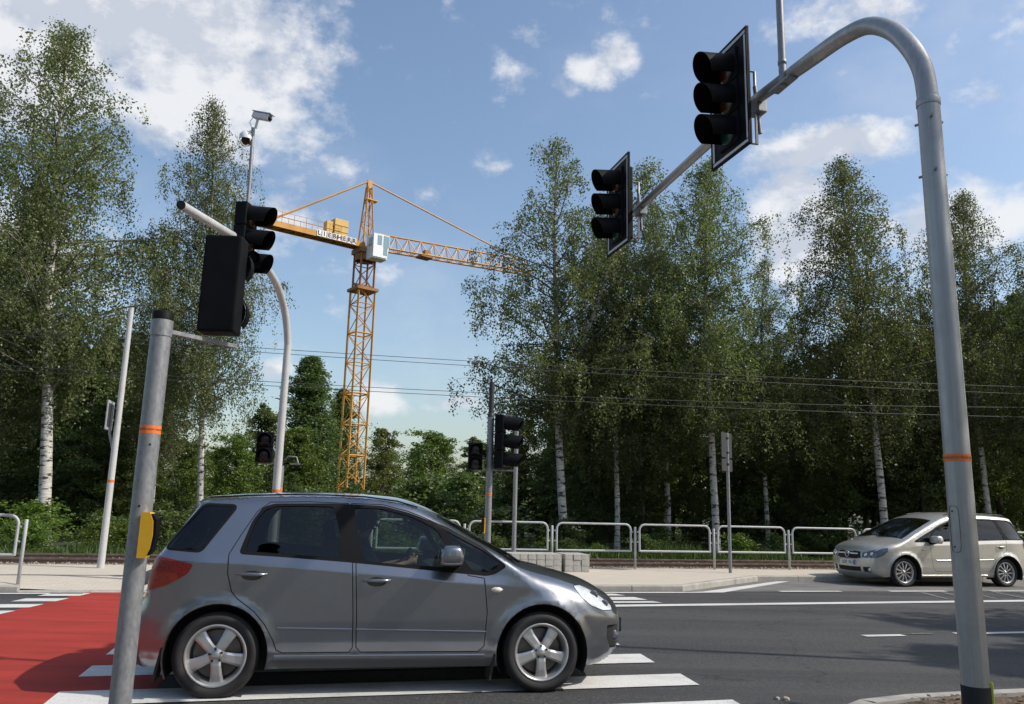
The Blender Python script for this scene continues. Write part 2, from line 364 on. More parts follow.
def leaf(name, dark, mid, light, transl=.3):
    n = NT(name); g = n.n('ShaderNodeNewGeometry'); oi = n.n('ShaderNodeObjectInfo')
    c = n.ramp(g.outputs['Random Per Island'], [(0.0, dark), (.5, mid), (1.0, light)])
    h = n.n('ShaderNodeHueSaturation'); n.l(c, h.inputs['Color'])
    mr = n.n('ShaderNodeMapRange'); mr.inputs['To Min'].default_value = .78; mr.inputs['To Max'].default_value = 1.18; n.l(oi.outputs['Random'], mr.inputs['Value']); n.l(mr.outputs[0], h.inputs['Value'])
    m2 = n.n('ShaderNodeMapRange'); m2.inputs['To Min'].default_value = .485; m2.inputs['To Max'].default_value = .515; n.l(oi.outputs['Random'], m2.inputs['Value']); n.l(m2.outputs[0], h.inputs['Hue'])
    n.set(h.outputs[0], .46, spec=.4)
    tr = n.n('ShaderNodeBsdfTranslucent'); hc = n.mix(1.0, h.outputs[0], (1.0, 1.15, .5), 'MULTIPLY'); n.l(hc, tr.inputs[0])
    ms = n.n('ShaderNodeMixShader'); ms.inputs[0].default_value = transl; n.l(n.b.outputs[0], ms.inputs[1]); n.l(tr.outputs[0], ms.inputs[2]); n.l(ms.outputs[0], n.out.inputs[0])
    M[name] = n.mat
leaf('birch_leaf', (.075, .095, .034), (.135, .155, .062), (.21, .22, .105), .45)
leaf('wood_leaf', (.040, .066, .016), (.090, .125, .036), (.17, .20, .07), .42)  # wide dark-to-light range paints sunlit specks into the shaded wood
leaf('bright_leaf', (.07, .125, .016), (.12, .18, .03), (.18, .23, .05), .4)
leaf('mid_leaf', (.06, .085, .02), (.11, .14, .04), (.18, .20, .07), .45)
leaf('poplar_leaf', (.06, .09, .03), (.10, .135, .045), (.15, .18, .065), .42)
leaf('olive_leaf', (.07, .08, .016), (.11, .115, .024), (.16, .155, .04))
leaf('dead_leaf', (.09, .05, .02), (.14, .075, .03), (.2, .11, .05))
leaf('grass_blade', (.035, .065, .012), (.06, .10, .02), (.11, .15, .04))
def bark():
    n = NT('birch_bark'); v = n.coord((1, 1, 3.5)); p = n.noise(v, 3.2, 5, .65); q = n.noise(n.coord((1, 1, 9)), 2.5, 4, .6)
    c = n.mix(n.ramp(p, [(.53, 0.0), (.58, 1.0)]), n.ramp(q, [(.3, (.36, .34, .30)), (.7, (.58, .56, .51))]), (.035, .03, .026))
    n.set(c, .8); n.bump(p, .4, .02); M['birch_bark'] = n.mat
    n = NT('twig_bark'); n.set((.16, .14, .115), .85); M['twig_bark'] = n.mat
    n = NT('dark_bark'); f = n.noise(n.coord((4, 4, 1)), 5, 5, .65); n.set(n.ramp(f, [(.3, (.035, .028, .02)), (.7, (.13, .105, .08))]), .9); n.bump(f, .6, .03); M['dark_bark'] = n.mat
bark()
# ------------------------------------------------------------------ ground, road, pavements
def sheet(name, poly, z, mat, parent=None):
    b = MB(); b.add([st(s, t, z) for s, t in poly], [tuple(range(len(poly)))]); return b.build(name, mat, parent)
def rect(s0, s1, t0, t1): return [(s0, t0), (s1, t0), (s1, t1), (s0, t1)]
g = MB(); g.add([(-2500, -2500, 0), (2500, -2500, 0), (2500, 2500, 0), (-2500, 2500, 0)], [(0, 1, 2, 3)]); struct(g.build('ground', M['forest_soil']))
KT = 14.05
road = struct(sheet('road', rect(-140, 160, 4.6, KT+.05), .004, M['asphalt']))
struct(sheet('parking_bay', [(7.0, KT-.0), (160, KT-.0), (160, 16.2), (9.9, 16.2)], .008, M['worn_asphalt']))
red = struct(sheet('red_cycle_path', [(-4.6, 4.6), (-.95, 4.6), (-.95, KT+.04), (-3.05, KT+.04)], .008, M['red_surface']))
mk = 0
def mark(name, poly, mat='road_paint', z=.012):
    o = sheet(name, poly, z, M[mat], road); return o
for k in range(-1, 9):                      # zebra bars
    t0 = 5.55 + k; t1 = t0 + .46
    if t1 > KT: break
    r0, r1 = 3.36 + .05*k, 3.36 + .05*(k+1)
    if t0 > 11.5: continue
    mark('zebra_bar', [(-1.62, t0), (r0, t0), (r1, t1), (-1.62, t1)])
for poly in ([(2.0, 13.42), (5.60, 13.40), (5.50, 13.68), (2.0, 13.70)], [(2.0, 12.77), (5.72, 12.74), (5.66, 13.16), (2.0, 13.18)], [(2.0, 12.34), (5.80, 12.34), (5.72, 12.56), (2.0, 12.56)]): mark('zebra_bar', poly)
for k in range(10):                         # dashes beside the red path
    t0 = 13.55 - .69*k; s0 = -3.3 + .2*(t0-12.87)
    mark('crossing_dash', [(s0-.42, t0), (s0+.14, t0), (s0+.22, t0+.37), (s0-.34, t0+.37)])
mark('edge_line', rect(-60, -3.05, KT-.22, KT-.10)); mark('edge_line', rect(5.2, 7.1, KT-.24, KT-.10))
mark('edge_line', [(7.1, KT-.24), (7.75, KT-.18), (10.6, 16.10), (10.3, 16.12), (7.4, KT-.04), (7.1, KT-.10)])
mark('lane_line', [(4.7, 11.86), (14, 12.28), (150, 12.6), (150, 12.85), (14, 12.53), (4.7, 12.10)])
for k in range(16): mark('bay_dash', rect(9.0+2.45*k, 10.35+2.45*k, KT-.12, KT+.03), z=.0165)
mark('centre_dash', rect(6.85, 7.42, 8.80, 8.93))
mark('centre_line', rect(8.25, 120, 8.85, 8.98)); mark('centre_dash', rect(7.6, 7.95, 8.93, 9.0), 'worn_paint')
for s0 in (11.6, 12.1, 12.7, 13.4, 14.0): mark('worn_mark', [(s0, 12.7), (s0+.08, 12.7), (s0+.5, 13.8), (s0+.38, 13.8)], 'worn_paint')

def pavement_far():
    ss = np.concatenate([np.linspace(-140, -12, 12), np.arange(-11, 14, .5), np.linspace(15, 160, 14)]); b = MB(); nt = 9; vs = []
    for s in ss:
        ke = KT if s <= 7 else (KT + (16.2-KT)*min(1, (s-7)/2.9))
        for j in range(nt):
            t = ke + .15 + (18.25-ke-.15)*(j/(nt-1))**1.3
            drop = .09*max(0, min(1, (s+4.6)/.8))*max(0, min(1, (4.9-s)/.8))*max(0, 1-(t-ke-.15)/1.3)
            vs.append(st(s, t, .12-drop))
    n = len(ss); fs = [(i*nt+j, (i+1)*nt+j, (i+1)*nt+j+1, i*nt+j+1) for i in range(n-1) for j in range(nt-1)]
    b.add(vs, fs, 0, True); struct(b.build('far_pavement', M['paving']))
    rng = random.Random(4)                  # kerb stones of 1 m
    path = [(s, KT) for s in np.arange(-60, 7.01, 1.0)] + [(7+2.9*k/3, KT+(16.2-KT)*k/3) for k in (1, 2, 3)] + [(9.9+k, 16.2) for k in range(1, 60)]
    kb = MB()
    for (a, ta), (c, tc) in zip(path[:-1], path[1:]):
        d = Vector((c-a, tc-ta, 0)); L = d.length; d /= L; nrm = Vector((-d.y, d.x, 0)); g_ = .006
        mid = (a+c)/2; low = max(0, min(1, (mid+4.6)/.8))*max(0, min(1, (4.9-mid)/.8)); h = .122-.092*low + rng.uniform(-.002, .002)
        prof = [(0, -.1), (0, h-.02), (.018, h), (.15, h), (.15, -.1)]
        vs = []
        for e in (Vector((a, ta, 0))+d*g_, Vector((c, tc, 0))-d*g_):
            for o, z in prof: q = e + nrm*o; vs.append(st(q.x, q.y, z))
        kb.add(vs, [(i, i+5, (i+1) % 5+5, (i+1) % 5) for i in range(5)] + [(0, 1, 2, 3, 4), (9, 8, 7, 6, 5)])
    struct(kb.build('far_kerb', M['kerb_concrete']))
    b = MB(); b.add([st(-60, 15.72, .126), st(-1.9, 15.72, .126), st(-1.9, 15.77, .126), st(-60, 15.77, .126)], [(0, 1, 2, 3)]); struct(b.build('drain_channel', M['matt_black']))
pavement_far()
def near_side():
    # pavement the viewer stands on, level with the road at the crossing
    b = MB(); b.add([st(-60, -30, .0135), st(3.4, -30, .0135), st(3.4, 5.2, .0135), st(-60, 5.2, .0135)], [(0, 1, 2, 3)]); struct(b.build('near_pavement', M['worn_asphalt']))
    edge = [(3.45, 3.0), (3.48, 4.4), (3.58, 4.9), (3.78, 5.22), (4.1, 5.42), (4.6, 5.52), (5.4, 5.55)] + [(5.4+k, 5.56) for k in range(1, 70)]
    rng = random.Random(8); kb = MB()
    for (a, ta), (c, tc) in zip(edge[:-1], edge[1:]):
        d = Vector((c-a, tc-ta, 0)); d.normalize(); nrm = Vector((d.y, -d.x, 0)); h = .125; prof = [(0, -.1), (0, h-.02), (.018, h), (.14, h), (.14, -.1)]
        if a < 3.5: h = .03 + .09*max(0, (ta-3.2)/2.2); prof = [(0, -.1), (0, h-.01), (.018, h), (.14, h), (.14, -.1)]
        vs = []
        for e in (Vector((a, ta, 0))+d*.004, Vector((c, tc, 0))-d*.004):
            for o, z in prof: q = e + nrm*o; vs.append(st(q.x, q.y, z))
        kb.add(vs, [(i, (i+1) % 5, (i+1) % 5+5, i+5) for i in range(5)] + [(4, 3, 2, 1, 0), (5, 6, 7, 8, 9)])
    struct(kb.build('near_kerb', M['kerb_concrete']))
    b = MB(); ss = np.concatenate([np.arange(3.63, 12, .15), np.linspace(12, 120, 30)]); nt = 24; vs = []
    nr = np.random.RandomState(3)
    for s in ss:
        te = float(np.interp(s, [3.6, 3.72, 3.88, 4.15, 4.65, 5.4], [4.3, 4.85, 5.11, 5.29, 5.38, 5.42]))
        for j in range(nt):
            t = te - 30*(j/(nt-1))**2.2
            vs.append(st(s, t, .098 + nr.uniform(-.015, .022)*(j > 0)))
    n = len(ss); b.add(vs, [(i*nt+j, i*nt+j+1, (i+1)*nt+j+1, (i+1)*nt+j) for i in range(n-1) for j in range(nt-1)], 0, True)
    struct(b.build('near_verge', M['verge_soil']))
    rng = random.Random(2); b = MB()        # fallen leaves and crumbs on the verge: nobody could count them
    for i in range(900):
        s = rng.uniform(4.1, 12); t = 5.38 - abs(rng.gauss(0, .5)) - max(0, (4.5-s)*.7); c = st(s, t, .125 + rng.uniform(0, .02)); r = rng.uniform(.012, .035)
        a = rng.uniform(0, 6.28); tl = rng.uniform(-.6, .6)
        e1 = Vector((cos(a), sin(a), tl*.5))*r; e2 = Vector((-sin(a), cos(a), rng.uniform(-.5, .5)))*r*.7
        b.add([c-e1, c+e2, c+e1, c-e2], [(0, 1, 2, 3)])
    o = b.build('leaf_litter', M['dead_leaf']); tag(o, 'dry brown leaves scattered on the verge behind the near kerb', 'leaf litter', kind='stuff')
    for i, (px, py, r, lab) in enumerate(((777, 700, .022, 'small brown stone on the asphalt, left of the two'), (786, 701, .028, 'larger brown stone on the asphalt, right of the two'))):
        bm = bmesh.new(); bmesh.ops.create_icosphere(bm, subdivisions=2, radius=r); rg = random.Random(i)
        for v in bm.verts: v.co *= rg.uniform(.75, 1.15); v.co.z *= .7
        me = bpy.data.meshes.new('stone'); bm.to_mesh(me); bm.free(); me.materials.append(M['brick_stone']); o = bpy.data.objects.new('stone', me); COL.objects.link(o)
        o.location = pixg(px, py) + Vector((0, 0, r*.5)); tag(o, lab, 'stone')
near_side()

# ------------------------------------------------------------------ tram line
def tram_line():
    struct(sheet('ballast_bed', rect(-140, 160, 18.25, 21.7), .07, M['ballast']))
    rng = random.Random(5); b = MB()
    for i in range(9000):
        s, t = rng.uniform(-9, 22), rng.uniform(18.2, 21.5); c = st(s, t, .075); r = rng.uniform(.02, .05); a = rng.uniform(0, 6.28)
        x, y = Vector((cos(a), sin(a), 0))*r, Vector((-sin(a), cos(a), 0))*r*.8; z = Vector((0, 0, r*rng.uniform(.6, 1.2)))
        b.add([c-x, c-y, c+x, c+y, c+z], [(0, 1, 4), (1, 2, 4), (2, 3, 4), (3, 0, 4)])
    tag(b.build('ballast_stones', M['ballast']), 'loose brown track ballast stones between pavement and tram rails', 'ballast', kind='stuff')
    for tc, lab in ((19.95, 'rusty tram track between the far pavement and the trees'),):
        tr = thing('tram_track', lab, 'tram track', st(0, tc, -.05), YAW)
        sl = None
        for k in range(64):
            if sl is None: m = MB(); m.box((0, 0, .0), (.24, 2.5, .14), 0, None, .015); sl = m.build('sleeper', M['sleeper'], tr); sl.location = (-13, 0, 0)
            else: o = sl.copy(); COL.objects.link(o); o.parent = tr; o.location = (-13+.68*k, 0, 0)
        for y in (-.7475, .7475):
            m = MB(); prof = [(-.07, .072), (.07, .072), (.07, .085), (.012, .1), (.012, .19), (.036, .2), (.036, .235), (-.036, .235), (-.036, .2), (-.012, .19), (-.012, .1), (-.07, .085)]
            m.prism(prof, -120, 120, 0, lambda v: Vector((v.z, v.x, v.y))); o = m.build('rail', M['rail_steel'], tr); o.location = (0, y, 0)
    for z0, z1, z2, lab in ((5.19, .007, .00065, 'uppermost overhead tram wire, top of the higher pair'), (5.08, .004, .00055, 'overhead tram wire, lower of the higher pair'),
                      (4.36, .006, .00104, 'overhead tram wire, upper of the lower pair'), (4.26, .004, .0007, 'lowest overhead tram wire crossing before the trees')):
        m = MB(); m.tube([st(s, 20.4, z0+z1*s+z2*s*s) for s in np.linspace(-32, 36, 70)], .0075, 5, 0)
        tag(m.build('overhead_wire', M['wire']), lab, 'wire')
tram_line()

# ------------------------------------------------------------------ guard rails
def rounded_frame(L, z0, z1, r):
    pts = []
    for cx, cz, a0 in ((L-r, z1-r, 0), (r, z1-r, 90), ):
        for k in range(7): a = R(a0+15*k); pts.append((cx+r*cos(a), 0, cz+r*sin(a)))
    return [(L, 0, z0)] + pts + [(0, 0, z0)]
def guard(name, label, s0, t0, n, ang=0, pitch=2.05, h=1.02, zb=.12, skip_first=False):
    g_ = thing(name, label, 'guardrail', st(s0, t0, zb), YAW+ang)
    for k in range(n):
        m = MB(); m.tube(rounded_frame(pitch-.22, .40, h, .14), .024, 10, 0); m.tube([(0, 0, .41), (pitch-.22, 0, .41)], .024, 10, 0)
        for z in (.62, .85):
            for x in (-.055, pitch-.22+.0): m.box((x+.0275, 0, z), (.06, .02, .03), 0)
        o = m.build('rail_frame', M['rail_white'], g_); o.location = (.11+pitch*k, 0, 0)
    for k in range(n+1):
        m = MB(); m.lathe([(.0, -.1), (.028, -.1), (.028, h-.07), (.02, h-.06), (0, h-.06)], 12, 0)
        o = m.build('post', M['rail_white'], g_); o.location = (pitch*k, 0, 0)
    return g_
guard('guardrail', 'long white tubular guardrail of rounded panels between far pavement and tram track', 7.75-2.05*3, 17.95, 12)
guard('guardrail', 'single white guardrail panel at the left edge beside the road', -4.13-2.05*2, 14.5, 2)

# ------------------------------------------------------------------ concrete blocks
def blocks():
    rng = random.Random(11); base = pixg(512, 571, .12); proto = None; L = 'grey concrete paving block in the low stack before the guardrail'
    d = U2
    for pal, (s_off, n) in enumerate(((0, 6), (1.2, 3))):
        for row in range(2):
            for k in range(n):
                for lay in range(3):
                    if proto is None:
                        m = MB(); m.box((0, 0, .062), (.18, .36, .123), 0, None, .008); proto = m.build('paving_block', M['concrete_block']); tag(proto, L, 'paving block', 'concrete blocks stacked before the guardrail'); o = proto
                    else: o = proto.copy(); COL.objects.link(o)
                    s_, t_ = base.dot(U2), 17.15
                    o.location = st(s_ + .02 + s_off + k*.188 + rng.uniform(-.004, .004), t_ + row*.37 + rng.uniform(-.008, .008), .121 + lay*.125)
                    o.rotation_euler = (0, 0, YAW + R(rng.uniform(-1.5, 1.5)))
blocks()

# ------------------------------------------------------------------ building far behind the left trees
def far_building():
    b = thing('apartment_building', 'pale apartment block glimpsed between the trunks at far left', 'building', (-62, 98, 0), R(12))
    W_, H_, D_ = 34, 15, 11
    m = MB(); m.box((0, 0, H_/2), (W_, D_, H_)); m.build('wall', M['building_wall'], b)
    m = MB(); m.box((0, 0, H_+.2), (W_+.6, D_+.6, .4)); m.build('roof', M['sign_back'], b)
    for f in range(5):
        for k in range(11):
            w = MB(); w.box((-W_/2+1.8+3.0*k, -D_/2-.03, 1.6+2.9*f), (1.5, .1, 1.4)); w.build('window', M['building_glass'], b)
        for k in range(4):
            w = MB(); w.box((-W_/2+3.3+8.8*k, -D_/2-.7, .9+2.9*f), (2.8, 1.3, 1.0), 0, None, .02); w.build('balcony', M['sign_frame'], b)
far_building()
# ------------------------------------------------------------------ signals
def spline3(pts, sub):
    P = [Vector(p) for p in pts]; n = len(P); out = []
    for i in range(n-1):
        p0, p1, p2, p3 = P[max(i-1, 0)], P[i], P[i+1], P[min(i+2, n-1)]
        for s in range(sub):
            t = s/sub; out.append(.5*((2*p1)+(p2-p0)*t+(2*p0-5*p1+4*p2-p3)*t*t+(3*p1-3*p2+p3-p0)*t**3))
    return out + [P[-1]]
def dirframe(face):                        # local +X of a signal looks along `face` (degrees, 0 = +X world)
    return R(face)
def visor_mesh(m, c, r, L, mat=0):         # open tunnel visor, longer on top, along +X
    n = 22; vs = []; fs = []
    for ring in range(3):
        for k in range(n+1):
            a = R(-128+256*k/n) + pi/2     # gap at the bottom
            top = (sin(a)+1)/2
            x = (0, .55, 1)[ring]*L*(.60+.40*top)
            vs.append(Vector((c[0]+x, c[1]+cos(a)*r, c[2]+sin(a)*r - x*.11)))
    for ring in range(2):
        for k in range(n): fs.append((ring*(n+1)+k, ring*(n+1)+k+1, (ring+1)*(n+1)+k+1, (ring+1)*(n+1)+k))
    inner = [Vector((v.x, c[1]+(v.y-c[1])*.955, c[2]+(v.z-c[2])*.955)) for v in vs]
    m.add(vs, fs, mat, True); m.add(inner, [f[::-1] for f in fs], mat, True)
    o = 2*(n+1); m.add([vs[o+k] for k in range(n+1)] + [inner[o+k] for k in range(n+1)], [(k, k+1, n+2+k, n+1+k) for k in range(n)], mat)
def traffic_light(label, loc, face, sections=3, size=.33, visor=.30, board=False, group=None, cat='traffic light', colors=('signal_red', 'signal_amber', 'signal_green'), wf=1.06):
    t = thing('traffic_light', label, cat, loc, R(face), group); w = size*wf; H = size*sections; dp = size*.5
    m = MB()
    if wf < 1: m.box((-dp/2, 0, 0), (dp, w, H), 0, None, size*.05)
    for i in range(sections if wf > 1 else 0): m.box((-dp/2, 0, H/2-size*(i+.5)), (dp, w, size*.985), 0, None, size*.06)
    m.build('housing', M['black_plastic'], t)
    for i in range(sections):
        z = H/2-size*(i+.5); r = size*.45
        v = MB(); visor_mesh(v, (.0, 0, z), r, visor); vo = v.build('visor', M['black_plastic'], t)
        l = MB(); l.lathe([(0, .028), (r*.5, .022), (r*.9, .004), (r*.93, .0)][::-1], 24, 0, 'x', (0.004, 0, z)); l.build('lens', M[colors[i]], t)
    if board:
        bw, bh = .70, H+.22; b = MB(); b.box((-.03, 0, 0), (.012, bw, bh), 0, None, .004)
        b.build('backboard', M['black_plastic'], t)
        e = MB(); k = .045
        for (y, z, dy, dz) in ((0, bh/2-.035, bw-.05, k), (0, -bh/2+.035, bw-.05, k), (bw/2-.035, 0, k, bh-.05-2*k), (-bw/2+.035, 0, k, bh-.05-2*k)): e.box((-.022, y, z), (.006, dy, dz))
        for (y, z, dy, dz) in ((0, bh/2-.012, bw, .02), (0, -bh/2+.012, bw, .02), (bw/2-.012, 0, .02, bh-.05), (-bw/2+.012, 0, .02, bh-.05)): e.box((-.028, y, z), (.03, dy, dz), 1)
        e.build('board_edge', [M['grey_board'], M['black_plastic']], t)
        br = MB(); x = -.32
        br.tube([(-.1, .0, .36), (x, 0, .36), (x, 0, -.42), (-.1, 0, -.42)], .016, 8, 0); br.tube([(x, 0, .2), (x-.04, 0, -.3)], .022, 8, 0); br.box((x-.03, 0, -.02), (.10, .16, .16), 0, None, .01)
        br.build('bracket', M['galvanised'], t)
    return t

# ---- right: grey mast with an arm over the road
def mast_right():
    Yb = 4.75; base = pix(972, 640, Yb); bx, by = base.x, base.y
    near = pix(757, 99, 7.35); far = pix(640, 207, 10.0)
    root = thing('signal_mast', 'tall grey steel mast at right whose curved arm reaches out over the road', 'signal mast', (bx, by, .1))
    tl = lambda v: Vector(v) - Vector((bx, by, .1))
    bend = pix(930, 98, Yb)                # top of the straight shaft
    ztop = bend.z
    top = pix(880, 22, Yb+.62); arm0 = pix(820, 53, Yb+1.22)
    # shaft
    m = MB(); m.tube([(0, 0, -.1), (0, 0, 1.2), (0, 0, ztop-.1-.0)], [.0735, .0725, .067], 36, 0); sh = m.build('shaft', M['painted_pole'], root)
    c = MB(); c.lathe([(.0705, 0), (.0725, .01), (.0725, .045), (.066, .055)], 32, 0, 'z', (0, 0, ztop-.16)); c.build('collar', M['painted_pole'], root)
    for z in (ztop-.26, ztop-.62):
        for a in (10, 130, 250): bo = MB(); bo.tube([(.06*cos(R(a)), .06*sin(R(a)), z), (.092*cos(R(a)), .092*sin(R(a)), z)], .009, 8, 0); bo.build('bolt', M['galvanised'], root)
    # bent tube and arm
    P0 = Vector((bx, by, ztop-.2)); pts = [P0, Vector((bx, by, ztop))]
    d = (far-near); d.normalize(); k = near - d*0
    A0 = near + (near-far).normalized()*1.2          # where the arm becomes straight
    A0 = arm0
    C = Vector((bx, by, ztop+.55)); 
    way = [P0, Vector((bx, by, ztop)), pix(922, 68, Yb+.06), pix(908, 45, Yb+.2), pix(890, 30, Yb+.4), pix(868, 26, Yb+.65), pix(845, 36, Yb+.92), arm0, arm0.lerp(near, .4)]
    crv = spline3(way, 6)
    pts += [p for p in crv[7:43]]; end = far + (far-near).normalized()*.25
    n0 = near
    for i in range(1, 13): pts.append(arm0.lerp(n0, i/12))
    for i in range(1, 9): pts.append(n0.lerp(end, i/8))
    pts = [p - Vector((0, 0, .0)) for p in pts]
    a = MB(); rr = [.064]*38 + [.064-.010*i/12 for i in range(12)] + [.054-.008*i/8 for i in range(8)]
    a.tube([tl(p) for p in pts], (rr + [.046]*60)[:len(pts)], 28, 0); a.build('arm', M['painted_pole'], root)
    # inspection door, tape, base sleeve
    sgn = Vector((-bx, -by, 0)).normalized(); ang = math.atan2(sgn.y, sgn.x)
    def curved(z0, z1, a0, a1, r, name, mat, extra=None):
        q = MB(); n = 14; vs = [Vector((r*cos(ang+a0+(a1-a0)*k/n), r*sin(ang+a0+(a1-a0)*k/n), z)) for z in (z0, z1) for k in range(n+1)]
        q.add(vs, [(k, k+1, n+2+k, n+1+k) for k in range(n)], 0, True); return q.build(name, mat, root)
    zd0, zd1 = pix(955, 552, Yb).z-.1, pix(952, 506, Yb).z-.1
    dr = MB(); r = .0738; pl = []
    for i in range(40):
        t = 2*pi*i/40; e = 5; u = (abs(cos(t))**(2/e))*(1 if cos(t) > 0 else -1); w = (abs(sin(t))**(2/e))*(1 if sin(t) > 0 else -1)
        aa = ang - .62 + .42*u; pl.append(Vector((r*cos(aa), r*sin(aa), (zd0+zd1)/2+(zd1-zd0)/2*w)))
    dr.tube(pl+[pl[0]], .0011, 5, 0, False); dr.build('door_gap', M['matt_black'], root)
    db = MB()
    for zz in (zd1-.03, zd0+.03): aa = ang-.72; db.tube([(.071*cos(aa), .071*sin(aa), zz), (.0752*cos(aa), .0752*sin(aa), zz)], .005, 8, 0)
    db.build('door_screws', M['matt_black'], root)
    zt = pix(957, 458, Yb).z-.1
    tp = MB(); tp.lathe([(.0733, zt-.02), (.0733, zt+.02)], 36, 0); tpo = tp.build('orange_tape', M['orange_tape'], root)
    pr = MB(); rg = random.Random(6)
    for i in range(34):
        aa = ang-1.4+2.8*i/34; w = rg.uniform(.02, .05); pr.add([(.0737*cos(aa+e), .0737*sin(aa+e), zt+dz) for e, dz in ((0, -.007), (w, -.007), (w, .006), (0, .006))], [(0, 1, 2, 3)])
    pr.build('tape_print', M['tape_print'], tpo)
    zs = pix(975, 686, Yb).z-.1
    sl = MB(); sl.lathe([(.0765, -.1), (.0765, zs), (.073, zs+.004)], 36, 0); slo = sl.build('base_sleeve', M['matt_black'], root)
    ye = MB(); aa = ang + 1.42
    ye.box((.079*cos(aa), .079*sin(aa), zs/2), (.012, .02, zs+.06), 0, aa); ye.build('yellow_strip', M['yellow_tape'], root)
    # rod with a camera above the arm
    pa = pix(783, 82, 6.55); rod = thing('camera_rod', 'thin galvanised rod standing upright on the mast arm near the top edge', 'pole', pa)
    m = MB(); m.tube([(0, 0, -.05), (0, 0, .4), (0, 0, 1.75)], [.033, .033, .031], 14, 0); m.build('tube', M['galvanised'], rod)
    m = MB(); m.box((0, 0, -.025), (.10, .30, .02), 0, R(15)); m.build('clamp', M['galvanised'], rod)
    m = MB(); m.lathe([(.033, .17), (.038, .17), (.038, .21), (.033, .212)], 16, 0, 'z'); m.build('ring', M['galvanised'], rod)
    cam_ = thing('dome_camera', 'white dome camera on top of the rod over the right mast arm, above the frame', 'camera', pa+Vector((0, 0, 1.75)))
    m = MB(); m.box((-.12, 0, -.02), (.3, .05, .05), 0, None, .01); m.lathe([(0, -.05), (.09, -.06), (.11, -.16), (.11, -.2)][::-1], 24, 0, 'z', (-.26, 0, 0)); m.build('body', M['camera_white'], cam_)
    m = MB(); m.lathe([(.08, -.2), (.07, -.25), (.04, -.28), (0, -.29)], 24, 0, 'z', (-.26, 0, 0)); m.build('dome', M['dark_glass'], cam_)
    fdir = math.degrees(math.atan2((far-near).y, (far-near).x)) + 90
    off = Vector((cos(R(fdir)), sin(R(fdir)), 0))*.34
    traffic_light('black three-lens traffic light with white edged backboard on the arm, nearer the mast', near + off + Vector((0, 0, -.07)), fdir, 3, .33, .33, True)
    traffic_light('black three-lens traffic light with white edged backboard at the far tip of the arm', far + off + Vector((0, 0, -.02)), fdir, 3, .33, .33, True)
mast_right()

# ---- left foreground: galvanised post with push button, pedestrian signal on a bracket
def sticker(z, r, ang, root, h=.026):
    tp = MB(); tp.lathe([(r, z-h/2), (r, z+h/2)], 32, 0); o = tp.build('orange_tape', M['orange_tape'], root)
    pr = MB(); rg = random.Random(9)
    for i in range(26):
        aa = ang-1.4+2.8*i/26; w = rg.uniform(.03, .07); pr.add([((r+.0006)*cos(aa+e), (r+.0006)*sin(aa+e), z+dz) for e, dz in ((0, -.004), (w, -.004), (w, .005), (0, .005))], [(0, 1, 2, 3)])
    pr.build('tape_print', M['tape_print'], o)
def button_box(root, z, r, ang, h=.21, off=Vector((0, 0, 0))):
    # curved yellow cover and black face, standing off the post towards the road
    poly = [(r-.01, 0), (r+.028, 0), (r+.045, h*.2), (r+.052, h*.5), (r+.048, h*.8), (r+.03, h), (r-.01, h)]
    ux, uy = Vector((cos(ang), sin(ang), 0)), Vector((-sin(ang), cos(ang), 0))
    m = MB(); m.prism(poly, -.026, .026, 0, lambda v: ux*v.x + uy*v.z + off + Vector((0, 0, z+v.y))); o = m.build('button_box', M['yellow_box'], root)
    p2 = [(r+.025, .004), (r+.052, .03), (r+.066, h*.5), (r+.06, h*.85), (r+.04, h-.006), (r+.02, h-.01)]
    m = MB(); m.prism(p2, -.022, .028, 0, lambda v: ux*v.x + uy*v.z + off + Vector((0, 0, z+v.y))); m.build('button_face', M['black_plastic'], o)
def left_post():
    Yb = 3.85; b = pix(127, 640, Yb); zt = pix(164, 312, Yb).z; ang = math.atan2(-b.y, -b.x)
    root = thing('signal_post', 'weathered galvanised post in the left foreground with yellow button box and black cap', 'signal post', (b.x, b.y, 0))
    m = MB(); m.tube([(0, 0, 0), (0, 0, 1.2), (0, 0, zt-.04)], .048, 36, 0); m.build('tube', M['galvanised'], root)
    m = MB(); m.lathe([(.0495, zt-.06), (.0505, zt-.005), (.044, zt), (0, zt+.002)], 36, 0); m.build('cap', M['black_plastic'], root)
    sticker(pix(150, 430, Yb).z, .0486, ang, root, .04)
    h = MB()
    for px, py, da in ((148, 445, .1), (143, 506, -.25)):
        z = pix(px, py, Yb).z; aa = ang+da; h.tube([(.043*cos(aa), .043*sin(aa), z), (.0486*cos(aa), .0486*sin(aa), z)], .006, 12, 0)
    h.build('bolt_holes', M['matt_black'], root)
    zb = pix(140, 557, Yb).z; button_box(root, zb, -.004, R(4), pix(150, 512, Yb).z-zb, Vector((cos(R(-64)), sin(R(-64)), 0))*.066 + Vector((.018, .008, 0)))
    # bracket
    zb = pix(175, 333, Yb).z; sig = pix(227, 289, 4.15); v = Vector((sig.x-b.x, sig.y-b.y, 0)); v.normalize()
    m = MB(); m.box(v*.24+Vector((0, 0, zb+.012)), (.40, .035, .02), 0, math.atan2(v.y, v.x)); m.lathe([(.051, zb-.02), (.051, zb+.06)], 32, 0); m.build('bracket', M['galvanised'], root)
    h_ = (pix(221, 242, 4.15).z - pix(221, 336, 4.15).z)
    traffic_light('black two-section signal seen from behind on the left foreground post', sig, 92, 2, h_/2, .075, False, None, 'pedestrian signal', ('dark_lens', 'dark_lens'), .74)
left_post()

